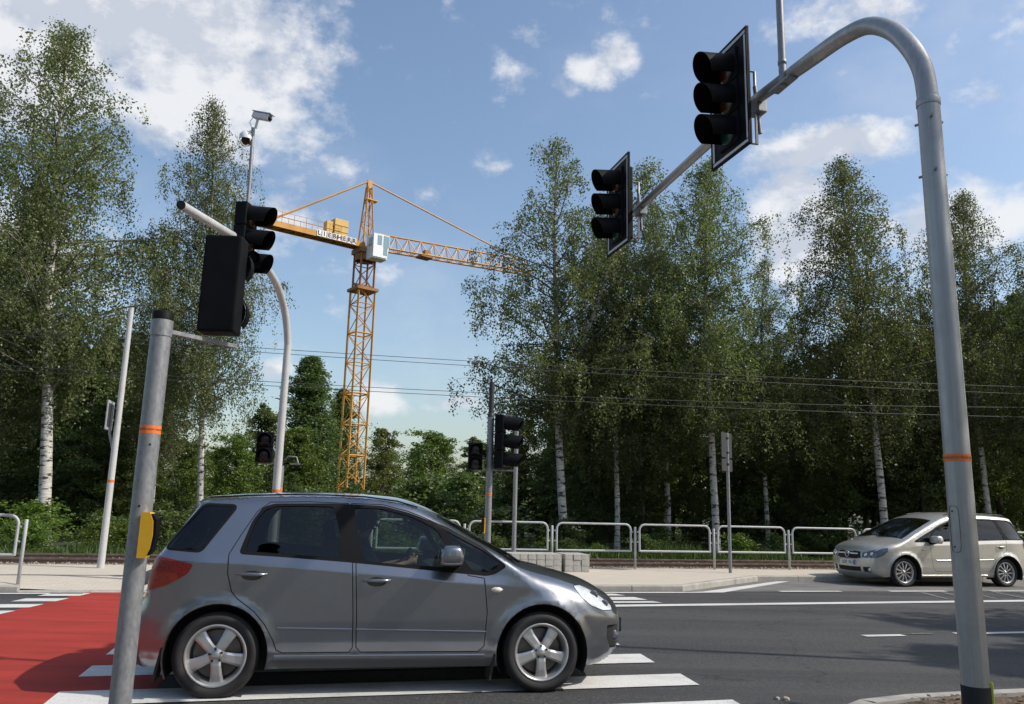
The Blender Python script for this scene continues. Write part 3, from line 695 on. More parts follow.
# ---- left mast: pale curved pole reaching towards the viewer over the road
def mast_left():
    Yb = 13.7; b = pix(277, 480, Yb); root = thing('signal_mast', 'pale grey curved mast behind the silver car, its open arm end pointing left', 'signal mast', (b.x, b.y, .12))
    o = Vector((b.x, b.y, .12)); z1 = pix(283, 345, Yb).z
    p_end = pix(181, 205, 8.3); p_mid = pix(243, 242, 10.6)
    p_b = pix(262, 263, 12.0)
    pts = [o, Vector((o.x, o.y, 2.5)), Vector((o.x, o.y, z1))]
    c0, c1, c2, c3 = Vector((o.x, o.y, z1)), pix(287, 292, Yb-.15), p_b + (p_b-p_mid)*.55, p_b
    for i in range(1, 15):
        u = i/15; pts.append(c0*(1-u)**3 + c1*3*u*(1-u)**2 + c2*3*u*u*(1-u) + c3*u**3)
    for i in range(9): pts.append(p_b.lerp(p_mid, i/9))
    for i in range(13): pts.append(p_mid.lerp(p_end, i/12))
    K = len(pts); m = MB(); m.tube([p-o for p in pts[:3]], [.068, .065, .062], 24, 0); m.build('shaft', M['light_pole'], root)
    rr = [.061-.010*max(0, i-10)/(K-12) for i in range(2, K)]
    m = MB(); m.tube([p-o for p in pts[2:]], rr, 24, 0, False); m.build('arm', M['light_pole'], root)
    d = (p_end-p_mid).normalized(); e = MB(); e.tube([p_end-o-d*.06, p_end-o+d*.004], .043, 20, 0); e.build('open_end', M['matt_black'], root)
    sticker(pix(276, 491, Yb).z-.12, .0685, -1.3, root, .05)
    # rod with cameras
    ra = pix(243, 238, 10.5); rod = thing('camera_rod', 'thin steel rod carrying two white cameras above the left mast arm', 'pole', ra)
    top = pix(254, 128, 10.5); H = (top-ra).z
    m = MB(); m.tube([(.02, 0, -.25), (.02, 0, H*.5), (.0, 0, H)], .026, 12, 0); m.build('tube', M['galvanised'], rod)
    m = MB(); m.box((0, 0, .02), (.14, .2, .16), 0, None, .01); m.build('clamp', M['galvanised'], rod); m = MB(); m.tube([(-.12, 0, -.1), (-.12, 0, .5)], .012, 8, 0); m.build('stub', M['galvanised'], rod)
    bc = pix(261, 117, 10.5); cm = thing('bullet_camera', 'white box camera on top of the rod, pointing right', 'camera', bc, R(-20)); cm.scale = (.85, .8, .8)
    rot = Matrix.Rotation(R(18), 3, 'Y')
    m = MB(); m.box((.02, 0, 0), (.34, .12, .10), 0, rot, .012); m.box((.05, 0, .062), (.40, .14, .012), 0, rot); m.build('body', M['camera_white'], cm)
    m = MB(); m.lathe([(.045, .19), (.045, .205), (0, .206)], 16, 0, 'x'); l = m.build('lens', M['dark_glass'], cm); l.rotation_euler = (0, R(18), 0)
    m = MB(); m.tube([(-.06, 0, -.03), (-.09, 0, -.2)], .022, 10, 0); m.tube([(-.15, 0, .03), (-.22, 0, -.06), (-.16, 0, -.2)], .007, 6, 0); m.build('bracket', M['camera_white'], cm)
    dc = pix(246, 138, 10.5); cd = thing('dome_camera', 'round white dome camera hanging left of the rod', 'camera', dc)
    m = MB(); m.lathe([(0, .09), (.06, .085), (.09, .04), (.095, -.03)][::-1], 24, 0); m.tube([(0, 0, .06), (.06, 0, .1), (.1, 0, .06)], .02, 10, 0); m.build('body', M['camera_white'], cd)
    m = MB(); m.lathe([(.088, -.03), (.082, -.07), (.05, -.11), (0, -.125)], 24, 0); m.build('dome', M['dark_glass'], cd)
    hd = pix(250, 240, 10.3); traffic_light('black three-lens traffic light with long visors facing right on the left mast arm', hd, -8, 3, .33, .33)
    dt = thing('detector', 'small black tubular detector fixed below the left mast arm traffic light', 'detector', pix(248, 257, 10.1), R(-50))
    m = MB(); m.tube([(-.14, 0, .06), (.18, 0, -.05)], [.075, .09], 18, 0, False); m.tube([(.12, 0, -.03), (.125, 0, -.032)], .078, 18, 0); m.build('barrel', M['black_plastic'], dt)
    m = MB(); m.box((-.1, 0, .06), (.08, .08, .2), 0, None, .01); m.build('bracket', M['black_plastic'], dt)
mast_left()

# ---- short posts across the road
def small_posts():
    Y = 14.2; b = pix(280, 480, Y); zt = pix(281.5, 461, Y).z
    r = thing('signal_post', 'short galvanised post behind the curved mast, two side brackets on top', 'signal post', (b.x, b.y, .12))
    m = MB(); m.tube([(0, 0, 0), (0, 0, zt-.12)], .055, 20, 0); m.build('tube', M['galvanised'], r)
    m = MB(); m.lathe([(.057, zt-.2), (.057, zt-.12), (0, zt-.115)], 20, 0); m.build('cap', M['black_plastic'], r)
    m = MB(); zb = pix(281, 463.5, Y).z-.12; m.box((-.1, 0, zb), (.5, .03, .025)); m.box((.16, 0, zb), (.34, .03, .025)); m.tube([(.05, 0, zb+.06), (.12, 0, zb+.13), (.26, 0, zb+.12), (.3, 0, zb)], .012, 8, 0); m.build('bracket', M['galvanised'], r)
    sticker(pix(280, 489, Y).z-.12, .056, -1.3, r, .05)
    traffic_light('black two-lens pedestrian signal left of the curved mast, facing the viewer', pix(264.5, 447, Y-.1), -78, 2, .27, .12, False, None, 'pedestrian signal', ('dark_lens', 'dark_lens'))
    Y = 15.0; b = pix(488.5, 500, Y); zt = pix(490.5, 382, Y).z; zc = pix(489.5, 415, Y).z
    r = thing('signal_post', 'tall galvanised signal post in the centre with an orange band and dark top tube', 'signal post', (b.x, b.y, .12))
    m = MB(); m.tube([(0, 0, 0), (0, 0, zc-.12)], .062, 20, 0); m.build('tube', M['galvanised'], r)
    m = MB(); m.tube([(0, 0, zc-.12), (0, 0, zt-.12)], .048, 20, 0); m.lathe([(.064, zc-.16), (.064, zc-.1), (.05, zc-.09)], 20, 0); m.build('top_tube', M['sign_back'], r)
    sticker(pix(488, 494.5, Y).z-.12, .0625, -1.5, r, .045); zz = pix(485, 533, Y).z-.12
    button_box(r, zz, .062, R(-150), .27)
    m = MB()
    for py, x0, x1 in ((470, -.30, .5), (415, 0, .42)): z = pix(488, py, Y).z-.12; m.box(((x0+x1)/2, 0, z), (x1-x0, .03, .025))
    m.build('bracket', M['galvanised'], r)
    traffic_light('black three-lens traffic light facing right on the centre post', pix(504.5, 442, Y), -8, 3, .335, .36)
    traffic_light('black two-lens pedestrian signal left of the centre post, facing the viewer', pix(475.5, 456, Y-.1), -84, 2, .25, .10, False, None, 'pedestrian signal', ('dark_lens', 'dark_lens'))
    # slim post before the guardrail
    Y = 18.4; b = pix(514, 540, Y); zt = pix(516, 428, Y).z
    r = thing('slim_post', 'slim plain grey post behind the centre traffic light', 'post', (b.x, b.y, .12)); m = MB(); m.tube([(0, 0, 0), (0, 0, zt)], .05, 16, 0); m.build('tube', M['galvanised'], r); m = MB(); m.lathe([(.052, zt-.02), (.05, zt+.01), (0, zt+.015)], 16, 0); m.build('cap', M['black_plastic'], r)
    # sign seen from behind
    b = pixg(730.5, 573, .12); Y = b.y; r = thing('traffic_sign', 'narrow grey sign plates seen from behind on a slim post before the guardrail', 'sign', b)
    z0, z1, zm = pix(729, 472, Y).z-.12, pix(728, 433, Y).z-.12, pix(729, 459, Y).z-.12
    m = MB(); m.tube([(0, 0, 0), (0, 0, z1)], .038, 16, 0); m.build('post', M['galvanised'], r)
    a = R(50)
    m = MB(); m.box((-.03, -.045, (zm+z1)/2+.01), (.55, .025, z1-zm-.03), 0, a, .01); m.build('upper_plate', M['sign_back'], r)
    m = MB(); m.box((-.03, -.045, (z0+zm)/2), (.55, .025, zm-z0-.02), 0, a, .01); m.build('lower_plate', M['sign_back'], r)
    for z in (zm+.15, z1-.12, zm-.12): m = MB(); m.box((-.0, -.02, z), (.1, .08, .03), 0, a); m.build('clamp', M['sign_back'], r)
    # tall post at left with a small plate on a bent arm
    b = pixg(100.5, 568, .12); Y = b.y; zt = pix(131, 308, Y).z-.12; r = thing('tall_post', 'tall bare grey post on the far pavement at left with an orange ring', 'post', b)
    m = MB(); m.tube([(0, 0, 0), (0, 0, zt*.5), (0, 0, zt)], [.068, .060, .05], 20, 0); m.build('tube', M['light_pole'], r); sticker(pix(109, 481, Y).z-.12, .066, -1.3, r, .05)
    z0, z1 = pix(101, 430, Y).z-.12, pix(104, 401, Y).z-.12; zz = pix(110, 452, Y).z-.12
    sg = thing('traffic_sign', 'narrow pale sign plate seen edge-on beside the tall left post', 'sign', b + Vector((-.16, 0, z0)))
    m = MB(); m.box((-.02, 0, (z1-z0)/2), (.5, .03, z1-z0), 0, R(104), .008); m.build('plate', M['sign_frame'], sg)
    m = MB(); m.box((.0, -.022, (z1-z0)/2), (.40, .012, (z1-z0)*.8), 0, R(104)); m.build('stiffener', M['sign_back'], sg)
    m = MB(); m.tube([(.02, 0, z1-z0-.1), (.02, 0, -.06), (.10, 0, zz-z0+.12), (.13, 0, zz-z0)], .026, 12, 0); m.build('bent_arm', M['galvanised'], sg)
    # lamp post to the right of the frame: its thin shadow crosses the road
    r = thing('street_lamp', 'slim grey lamp post beyond the right edge, its shadow crossing the road', 'street lamp', (11.2, 7.56, 0)); m = MB(); m.tube([(0, 0, 0), (0, 0, 5), (0, 0, 10.6)], [.085, .07, .05], 20, 0); m.build('post', M['galvanised'], r)
    m = MB(); m.box((0, .25, 10.6), (.2, .6, .09), 0, None, .03); m.build('lamp_head', M['sign_back'], r)
small_posts()
# ------------------------------------------------------------------ tower crane
def crane():
    Yc = 80.0; b = pix(353.5, 440, Yc); A = R(38)
    root = thing('tower_crane', 'tall yellow tower crane with white cabin rising behind the trees', 'crane', (b.x, b.y, 0), A)
    zs = pix(365, 248, Yc).z; zap = pix(369, 177, Yc).z; w = .92
    def lattice(m, z0, z1, w0, w1, step, leg=.09, br=.045, mid=True):
        n = max(1, round((z1-z0)/step)); C = [(-1, -1), (1, -1), (1, 1), (-1, 1)]
        P = lambda c, z: Vector((c[0]*(w0+(w1-w0)*(z-z0)/(z1-z0)), c[1]*(w0+(w1-w0)*(z-z0)/(z1-z0)), z))
        for c in C: m.bar(P(c, z0), P(c, z1), leg*2)
        for i in range(n):
            za, zb = z0+(z1-z0)*i/n, z0+(z1-z0)*(i+1)/n
            for k in range(4):
                c, d = C[k], C[(k+1) % 4]
                if i % 2 == 0: m.bar(P(c, za), P(d, za), br*(2.6 if i % 4 == 0 else 1.6))
                m.bar(P(c, za), P(d, zb), br*1.6) if (i+k) % 2 else m.bar(P(d, za), P(c, zb), br*1.6)
    m = MB(); lattice(m, 0, zs-4.6, w, w, 1.55); m.build('mast', M['crane_yellow'], root)
    m = MB()
    lattice(m, zs-4.6, zs-.5, w*.85, w*.85, 1.4); m.box((0, 0, zs-4.6), (2.4, 2.4, .3)); m.box((0, 0, zs-4.1), (2.2, .3, .22)); m.box((0, 0, zs-.5), (2.1, 2.1, .5)); m.lathe([(1.0, zs-1.5), (1.0, zs-.7)], 20, 0)
    m.build('slewing_unit', M['crane_rust'], root)
    m = MB(); lattice(m, zs, zap-1.2, .62, .22, 1.3, .065, .035); m.box((0, 0, zap-.9), (.5, .4, .9)); m.box((.3, 0, zap-2.6), (1.3, .8, .1)); m.build('tower_top', M['crane_yellow'], root)
    # jib
    L = 22; m = MB(); zb, zt = zs+.15, zs+1.75; n = 13
    for y in (-.6, .6): m.bar((1, y, zb), (L, y, zb), .15)
    m.bar((1.4, 0, zt), (L-.6, 0, zt), .14)
    for i in range(n):
        x0 = 1+(L-1)*i/n; x1 = 1+(L-1)*(i+1)/n; xm = (x0+x1)/2
        for y in (-.6, .6): m.bar((x0, y, zb), (xm, 0, zt), .065); m.bar((xm, 0, zt), (x1, y, zb), .065)
        m.bar((x0, -.6, zb), (x0, .6, zb), .06); m.bar((x0, -.6, zb), (x1, .6, zb), .045)
    m.v = [(x, y, z+.07*x) for x, y, z in m.v]; m.build('jib', M['crane_yellow'], root)
    m = MB(); m.box((7.2, 0, zb+.40), (1.5, 1.3, .22)); m.box((7.3, -.3, zb+.85), (.7, .5, .5)); m.build('trolley', M['crane_rust'], root)
    # counter jib
    m = MB(); Lc = 13.6
    for y in (-.62, .62): m.box((-Lc/2-.4, y, zs+.05), (Lc, .16, .55))
    for i in range(12): m.box((-1-i*1.1, 0, zs+.0), (.1, 1.1, .3))
    m.box((-Lc/2-.4, 0, zs+.20), (Lc, 1.1, .06))
    for i in range(11): m.bar((-1.4-i*1.1, -.62, zs-.2), (-2.5-i*1.1, .62, zs-.2), .08)
    cj = m.build('counter_jib', M['crane_yellow'], root)
    m = MB()
    for y in (-.72, .72):
        for i in range(9): m.bar((-3.2-i*1.25, y, zs+.3), (-3.2-i*1.25, y, zs+1.35), .035)
        for z in (.85, 1.35): m.bar((-3.2, y, zs+z), (-13.4, y, zs+z), .03)
    m.build('railing', M['crane_yellow'], cj)
    m = MB(); m.box((-3.1, 0, zs+1.25), (1.5, 1.1, 1.9), 0, None, .04); m.box((-4.3, 0, zs+1.15), (.7, .8, 1.3), 0, None, .03)
    for k in range(2): m.box((-3.1, -.57, zs+.9+.65*k), (1.56, .05, .08))
    m.build('winch_housing', M['crane_counterweight'], root)
    m = MB()
    for i in range(3): m.box((-12.2-.62*i, 0, zs-.9), (.56, 1.5, 2.6), 0, None, .04)
    m.build('counterweight', M['concrete_block'], root)
    m = MB(); m.tube([(-10.9, -.5, zs+.75), (-10.9, .5, zs+.75)], .4, 14, 0); m.build('cable_drum', M['sign_back'], root)
    # name plates, one letter each
    word = 'LIEBHERR'
    for i, ch in enumerate(word):
        x = -5.55+.55*i; p = MB(); p.box((x, -.745, zs+.15), (.44, .04, .66)); po = p.build('letter_plate', M['white_plate'], cj)
        cu = bpy.data.curves.new('letter', 'FONT'); cu.body = ch; cu.size = .66; cu.align_x = 'CENTER'; cu.align_y = 'CENTER'; cu.extrude = .012; cu.offset = .012
        to = bpy.data.objects.new('letter', cu); me = bpy.data.meshes.new_from_object(to); me.materials.clear(); me.materials.append(M['ink'])
        lo = bpy.data.objects.new('letter', me); COL.objects.link(lo); lo.parent = po; lo.location = (x, -.779, zs+.15); lo.rotation_euler = (R(90), 0, 0)
        bpy.data.objects.remove(to); bpy.data.curves.remove(cu)
    # cabin
    c = Vector((.45, -1.75, zs-.25)); m = MB()
    poly = [(-.85, -1.25), (.75, -1.25), (1.0, .2), (1.0, 1.2), (-.85, 1.2)]
    m.prism(poly, -.75, .75, 0, lambda v: Vector((v.x, v.z, v.y)) + c); m.box(c+Vector((0, 0, -1.3)), (1.7, 1.3, .12), 0); cb = m.build('cabin', M['crane_white'], root)
    for q, d_ in (((-.15, -.76, .55), (.5, .03, 1.0)), ((.62, -.76, .5), (.66, .03, 1.2)), ((.55, -.76, -.55), (.45, .03, .8)), ((1.01, 0, .55), (.04, 1.3, 1.2)), ((-.86, -.1, .4), (.03, .7, .9))): m = MB(); m.box(c+Vector(q), d_); m.build('window', M['cab_glass'], cb)
    # tie bars
    m = MB(); m.tube([(.25, 0, zap-.6), (20.5, 0, zt+1.4)], .085, 6); m.build('jib_tie', M['crane_yellow'], root)
    for y in (-.5, .5): m = MB(); m.tube([(-.2, y*.3, zap-.6), (-10.6, y, zs+.3)], .07, 6); m.build('counter_jib_tie', M['crane_yellow'], root)
simple('cab_glass', (.22, .33, .36), .1, .1)
crane()
# ------------------------------------------------------------------ cars
def pip(P, poly):
    x, y = P[:, 0], P[:, 1]; ins = np.zeros(len(P), bool); n = len(poly); j = n-1
    for i in range(n):
        xi, yi = poly[i]; xj, yj = poly[j]
        c = ((yi > y) != (yj > y)) & (x < (xj-xi)*(y-yi)/((yj-yi) if abs(yj-yi) > 1e-12 else 1e-12)+xi); ins ^= c; j = i
    return ins
def offset_poly(poly, d):                      # positive = inwards
    n = len(poly); area = sum(poly[i][0]*poly[(i+1) % n][1]-poly[(i+1) % n][0]*poly[i][1] for i in range(n)); sg = 1 if area > 0 else -1; out = []
    for i in range(n):
        p0, p1, p2 = Vector(poly[i-1]), Vector(poly[i]), Vector(poly[(i+1) % n])
        a, b = (p1-p0).normalized(), (p2-p1).normalized(); na, nb = Vector((-a.y, a.x))*sg, Vector((-b.y, b.x))*sg
        m = (na+nb); L = m.length
        m = m/L if L > 1e-6 else na
        out.append(tuple(p1 + m*(d/max(.45, m.dot(na)))))
    return out
def spline(pts, sub, closed=False):            # Catmull-Rom on any dimension
    P = np.array(pts, float); n = len(P); out = []
    for i in range(n if closed else n-1):
        p0, p1, p2, p3 = (P[(i+k) % n] if closed else P[min(max(i+k, 0), n-1)] for k in (-1, 0, 1, 2))
        for s in range(sub):
            t = s/sub; out.append(.5*((2*p1)+(-p0+p2)*t+(2*p0-5*p1+4*p2-p3)*t*t+(-p0+3*p1-3*p2+p3)*t**3))
    if not closed: out.append(P[-1])
    return np.array(out)
def round_poly(poly, r=.03, k=4):              # soften the corners of an outline
    n = len(poly); out = []
    for i in range(n):
        p0, p1, p2 = Vector(poly[i-1]), Vector(poly[i]), Vector(poly[(i+1) % n]); a, b = p0-p1, p2-p1
        q = min(r, a.length*.4, b.length*.4); A, B = p1+a.normalized()*q, p1+b.normalized()*q
        for s in range(k+1): t = s/k; out.append(tuple(A*(1-t)**2 + p1*2*t*(1-t) + B*t*t))
    return out
def seg_dist(P, line):
    a, b = line[:-1], line[1:]; d = b-a; L2 = (d**2).sum(1)+1e-12; best = np.full(len(P), 9.0)
    for i in range(len(a)):
        t = np.clip(((P-a[i])@d[i])/L2[i], 0, 1); q = a[i]+t[:, None]*d[i]; best = np.minimum(best, np.hypot(*(P-q).T))
    return best
def wheel_mesh(style, Rt, Rr, wd):
    ty = MB(); h = wd/2
    prof = [(Rr-.005, -h*.80), (Rr+.012, -h*.95), (Rr+.035, -h*1.03), ((Rt+Rr)/2+.02, -h*1.06), (Rt-.022, -h*.97), (Rt-.006, -h*.84), (Rt, -h*.6), (Rt, h*.6), (Rt-.006, h*.84), (Rt-.022, h), (Rr, h*.9), (Rr-.005, h*.6)]
    ty.lathe(prof, 56, 0, 'y')
    for z in (-.25, 0, .25): pass
    rm = MB()
    rm.lathe([(Rr+.004, -h*.86), (Rr+.002, -h*.93), (Rr-.008, -h*.95), (Rr-.016, -h*.86), (Rr-.03, -h*.55), (Rr-.035, h*.4)], 56, 0, 'y')
    n = 5 if style == 5 else 11; yo = -h*.72
    for i in range(n):
        a = -pi/2 + 2*pi*i/n; ca, sa = cos(a), sin(a)
        w0, w1 = (.036, .050) if style == 5 else (.012, .017)
        rows = [(.035, w0*1.05, yo+.004, .03), (.075, w0, yo-.004, .032), (Rr*.62, w0*1.12, yo+.002, .034), (Rr-.022, w1, yo+.012, .034)]
        vs = []
        for r, w, y, dp in rows:
            for sx, yy in ((-1, y+dp), (-1, y+.008), (-.6, y), (.6, y), (1, y+.008), (1, y+dp)):
                vs.append((ca*r - sa*sx*w, yy, sa*r + ca*sx*w))
        fs = []
        for q in range(3):
            for k in range(5): fs.append((q*6+k, q*6+k+1, (q+1)*6+k+1, (q+1)*6+k))
        rm.add(vs, fs, 0, False)
    rm.lathe([(0, yo-.012), (.024, yo-.012), (.03, yo-.006), (.034, yo), (.058, yo+.002), (.062, yo+.03)][::-1], 32, 0, 'y')
    hb = MB(); hb.lathe([(Rr-.05, h*.1), (.05, h*.1), (.05, h*.02), (0, h*.02)], 40, 0, 'y'); hb.lathe([(Rr-.03, h*.38), (0, h*.38)], 40, 1, 'y')
    for i in range(5):
        a = -pi/2+2*pi*(i+.5)/5; hb.lathe([(.009, yo-.006), (.009, yo-.002), (0, yo-.002)][::-1], 10, 1, 'y', (.046*cos(a), 0, .046*sin(a)))
    return ty, rm, hb

def build_car(S, root):
    top = spline(S['top'], S.get('sub', 8)); T2 = top[:, :2]; paintm = M[S['paint']]
    xw, Rw, ra = S['axles'], S['Rt'], S['arch']
    zs = S['sill']
    # -------- half width of the side surface
    def kidx(P):
        return np.concatenate([np.argmin((P[i:i+500, None, 0]-top[None, :, 0])**2+(P[i:i+500, None, 1]-top[None, :, 1])**2, axis=1) for i in range(0, len(P), 500)])
    def W(P, dist=None, edge=False, raw=False):
        x, z = P[:, 0], P[:, 1]; zb = np.interp(x, S['belt_x'], S['belt_z'])
        lo = np.interp(z, S['low_z'], S['low_w']); rid = zb-S['ridge']
        wr = S['wmax']; wbelt = S['wbelt']
        mid = wr + (wbelt-wr)*np.clip((z-rid)/S['ridge'], 0, 1)
        hood = np.clip((x-S['fade'][0])/(S['fade'][1]-S['fade'][0]), 0, 1)
        mid = mid*(1-hood) + (wr-.004)*hood
        w = np.where(z < S['low_z'][-1], lo, mid)
        up = np.clip((z-zb)/(S['ztop']-zb), 0, 1.3)*(1-hood); w = w - S['tumble']*up**1.12
        w = w - S['pf'][0]*np.clip((x-S['pf'][1])/(S['pf'][2]-S['pf'][1]), 0, 1.2)**2.2
        w = w - S['pr'][0]*np.clip((S['pr'][1]-x)/(S['pr'][1]-S['pr'][2]), 0, 1.2)**2.2
        for xc in xw:
            d = np.hypot(x-xc, z-S['zc'])-ra; w = w + S['flare']*np.clip(1-np.abs(d)/.085, 0, 1)**1.5*(d > -.05)
        if dist is None: dist = seg_dist(P, T2)
        if raw: return w
        r = top[kidx(P), 3]
        if edge: dist = dist*0
        q = np.clip(dist/r, 0, 1)
        return w - r*(1-np.sqrt(np.clip(1-(1-q)**2, 0, 1)))
    # -------- outline with wheel arches
    x0, x1 = T2[0, 0], T2[-1, 0]; bottom = []
    def arc(xc, za, zb_):
        a0 = math.acos(max(-1, min(1, (za-S['zc'])/ra))); a1 = math.acos(max(-1, min(1, (zb_-S['zc'])/ra)))
        return [(xc+ra*sin(a0-(a0+a1)*k/24), S['zc']+ra*cos(a0-(a0+a1)*k/24)) for k in range(25)]
    bottom += arc(xw[1], S['front_low'], zs)
    bottom += [(xw[1]-ra-.02-k*(xw[1]-xw[0]-2*ra-.04)/14, zs) for k in range(1, 14)]
    bottom += arc(xw[0], zs, S['rear_low'])
    outline = [tuple(p) for p in T2] + bottom
    polys = {k: v for k, v in S['regions'].items()}
    cons = [outline]
    for nme, p in polys.items(): cons.append(p)
    for d_ in S['doors']: cons += [d_, offset_poly(d_, .007)]
    pts = []; edges = []
    for c in cons:
        dense = []
        for i in range(len(c)):
            a, b = np.array(c[i]), np.array(c[(i+1) % len(c)]); n = max(1, int(np.hypot(*(b-a))/.05))
            dense += [tuple(a+(b-a)*k/n) for k in range(n)]
        o = len(pts); pts += dense; edges += [(o+i, o+(i+1) % len(dense)) for i in range(len(dense))]
    O = np.array(outline); g_ = S.get('grid', .036)
    gx, gz = np.meshgrid(np.arange(O[:, 0].min(), O[:, 0].max(), g_), np.arange(O[:, 1].min(), O[:, 1].max(), g_)); G = np.stack([gx.ravel()+(np.round(gz.ravel()/g_) % 2)*g_/2, gz.ravel()], 1)
    G = G[pip(G, outline)]; allseg = np.array(pts); keep = np.ones(len(G), bool)
    for i in range(0, len(G), 400): keep[i:i+400] = (np.hypot(G[i:i+400, None, 0]-allseg[None, :, 0], G[i:i+400, None, 1]-allseg[None, :, 1]).min(1) > .014)
    G = G[keep]
    nrm = np.gradient(T2, axis=0); nrm /= np.linalg.norm(nrm, axis=1)[:, None]+1e-9; inw = np.stack([nrm[:, 1], -nrm[:, 0]], 1)
    inw_all = lambda kk: inw[kk]
    extra = []
    for f in (.03, .12, .3, .6): extra.append(T2[1:-1:2]+inw[1:-1:2]*(top[1:-1:2, 3]*f)[:, None])
    rx = np.arange(O[:, 0].min(), S['fade'][1], .03); rzz = np.interp(rx, S['belt_x'], S['belt_z'])-S['ridge']
    for dz in (-.009, .009): extra.append(np.stack([rx, rzz+dz], 1))
    E_ = np.concatenate(extra); E_ = E_[pip(E_, outline)]
    ok = seg_dist(E_, T2) > .0012; E_ = E_[ok]
    allp = [Vector(p) for p in pts] + [Vector(p) for p in G] + [Vector(p) for p in E_]
    res = geometry.delaunay_2d_cdt(allp, edges, [], 0, 1e-4); V2 = np.array([tuple(v) for v in res[0]]); F = [f for f in res[2] if len(f) == 3]
    Cn = np.array([V2[list(f)].mean(0) for f in F]); inside = pip(Cn, outline); F = [f for f, i in zip(F, inside) if i]; Cn = Cn[inside]
    Y = W(V2); dV = seg_dist(V2, T2); kV = kidx(V2); e_ = .006
    gxn = -(W(V2+[e_, 0], dV, False, True)-W(V2-[e_, 0], dV, False, True))/(2*e_); gzn = -(W(V2+[0, e_], dV, False, True)-W(V2-[0, e_], dV, False, True))/(2*e_)
    q_ = np.clip(dV/top[kV, 3], 0, 1); cq = (1-q_)**1.0; sq = np.sqrt(np.clip(1-cq**2, 0, 1)); sq = np.maximum(sq, .16); on = -inw_all(kV)
    NV = np.stack([on[:, 0]*cq+gxn*sq, sq, on[:, 1]*cq+gzn*sq], 1); NV /= np.linalg.norm(NV, axis=1)[:, None]
    # the slope of the base surface near a crease is taken from the side the triangle lies on
    region = np.array(['body']*len(F), dtype=object)
    door_id = np.full(len(F), -1); gap = np.zeros(len(F), bool)
    for i, d_ in enumerate(S['doors']):
        inn = pip(Cn, offset_poly(d_, .007)); out_ = pip(Cn, d_); door_id[inn] = i; gap |= (out_ & ~inn)
    for nme in polys: region[pip(Cn, polys[nme])] = nme
    matof = S['region_mat']
    parts = {}
    def addtri(part, mat, tri, side, inset=0.0):
        d = parts.setdefault((part, side), {'v': {}, 'vl': [], 'f': [], 'm': [], 'mats': [], 'n': []})
        if mat not in d['mats']: d['mats'].append(mat)
        ids = []
        for i in tri:
            key = (i, inset)
            if key not in d['v']: d['v'][key] = len(d['vl']); d['vl'].append((V2[i, 0], side*(Y[i]-inset), V2[i, 1])); d['n'].append((NV[i, 0], side*NV[i, 1], NV[i, 2]))
            ids.append(d['v'][key])
        a, b, c = (V2[t] for t in tri); cw = (b[0]-a[0])*(c[1]-a[1])-(b[1]-a[1])*(c[0]-a[0]) > 0
        if (side > 0) == cw: ids = ids[::-1]
        d['f'].append(ids); d['m'].append(d['mats'].index(mat))
    for f, rg, di, gp in zip(F, region, door_id, gap):
        for side in (-1, 1):
            if rg == 'body':
                if gp: addtri('body', 'matt_black', f, side, .006)
                elif di >= 0: addtri(('door', di), S['paint'], f, side)
                else: addtri('body', S['paint'], f, side)
            else:
                part, mat, inset = matof[rg]
                if part == 'glass': addtri(('window', rg), mat, f, side, inset)
                elif part == 'trim': addtri('body' if di < 0 else ('door', di), mat, f, side, inset)
                else: addtri((part, rg), mat, f, side, inset)
    objs = {}
    def emit(key, name, parent):
        d = parts[key]; me = bpy.data.meshes.new(name); me.from_pydata(d['vl'], [], d['f'])
        for mt in d['mats']: me.materials.append(M[mt])
        me.polygons.foreach_set('material_index', d['m']); me.polygons.foreach_set('use_smooth', [True]*len(d['f'])); me.update(); me.normals_split_custom_set_from_vertices(d['n'])
        o = bpy.data.objects.new(name, me); COL.objects.link(o); o.parent = parent; objs[key] = o; return o
    # -------- the skin over the top, nose and tail
    ctrl = S['sub' ] if 'sub' in S else 8; n = len(top); Yed = W(T2, None, True)
    taus = sorted(set([round(t, 4) for t in np.linspace(-1, 1, S.get('ntau', 41))] + [-.9, .9])); nt = len(taus); outn = -inw
    def sk(i, t):
        c = top[i, 2]*(1-abs(t)**2.3); return (T2[i, 0]+outn[i, 0]*c, t*Yed[i], T2[i, 1]+outn[i, 1]*c)
    SK = [[sk(i, t) for t in taus] for i in range(n)]
    def skn(i, t):
        l = top[i, 2]*2.3*abs(t)**1.3*math.copysign(1, t)/max(.2, Yed[i]); v = Vector((outn[i, 0], l, outn[i, 1])); return tuple(v.normalized())
    groups = {}
    for i in range(n-1):
        u = (i+.5)/ctrl
        for j in range(nt-1):
            t = (taus[j]+taus[j+1])/2; y = t*(Yed[i]+Yed[i+1])/2; z = (SK[i][j][2]+SK[i+1][j+1][2])/2; x = (SK[i][j][0]+SK[i+1][j+1][0])/2
            part, mat = S['skin'](u, t, x, abs(y), z)
            if part in ('headlamp_front', 'fog_recess'): part = part + ('|a' if t < 0 else '|b')
            groups.setdefault(part, []).append((i, j, mat))
    body_b = None
    for part, lst in groups.items():
        idx = {}; vs = []; fs = []; ms = []; mats = []; ns = []
        for i, j, mat in lst:
            if mat not in mats: mats.append(mat)
            q = []
            for a, b_ in ((i, j), (i+1, j), (i+1, j+1), (i, j+1)):
                if (a, b_) not in idx: idx[(a, b_)] = len(vs); vs.append(SK[a][b_]); ns.append(skn(a, taus[b_]))
                q.append(idx[(a, b_)])
            fs.append(q); ms.append(mats.index(mat))
        groups[part] = (vs, fs, ms, mats, ns)
    # main body mesh = both sides + skin
    vs, fs, ms, mats, ns = groups.pop('body')
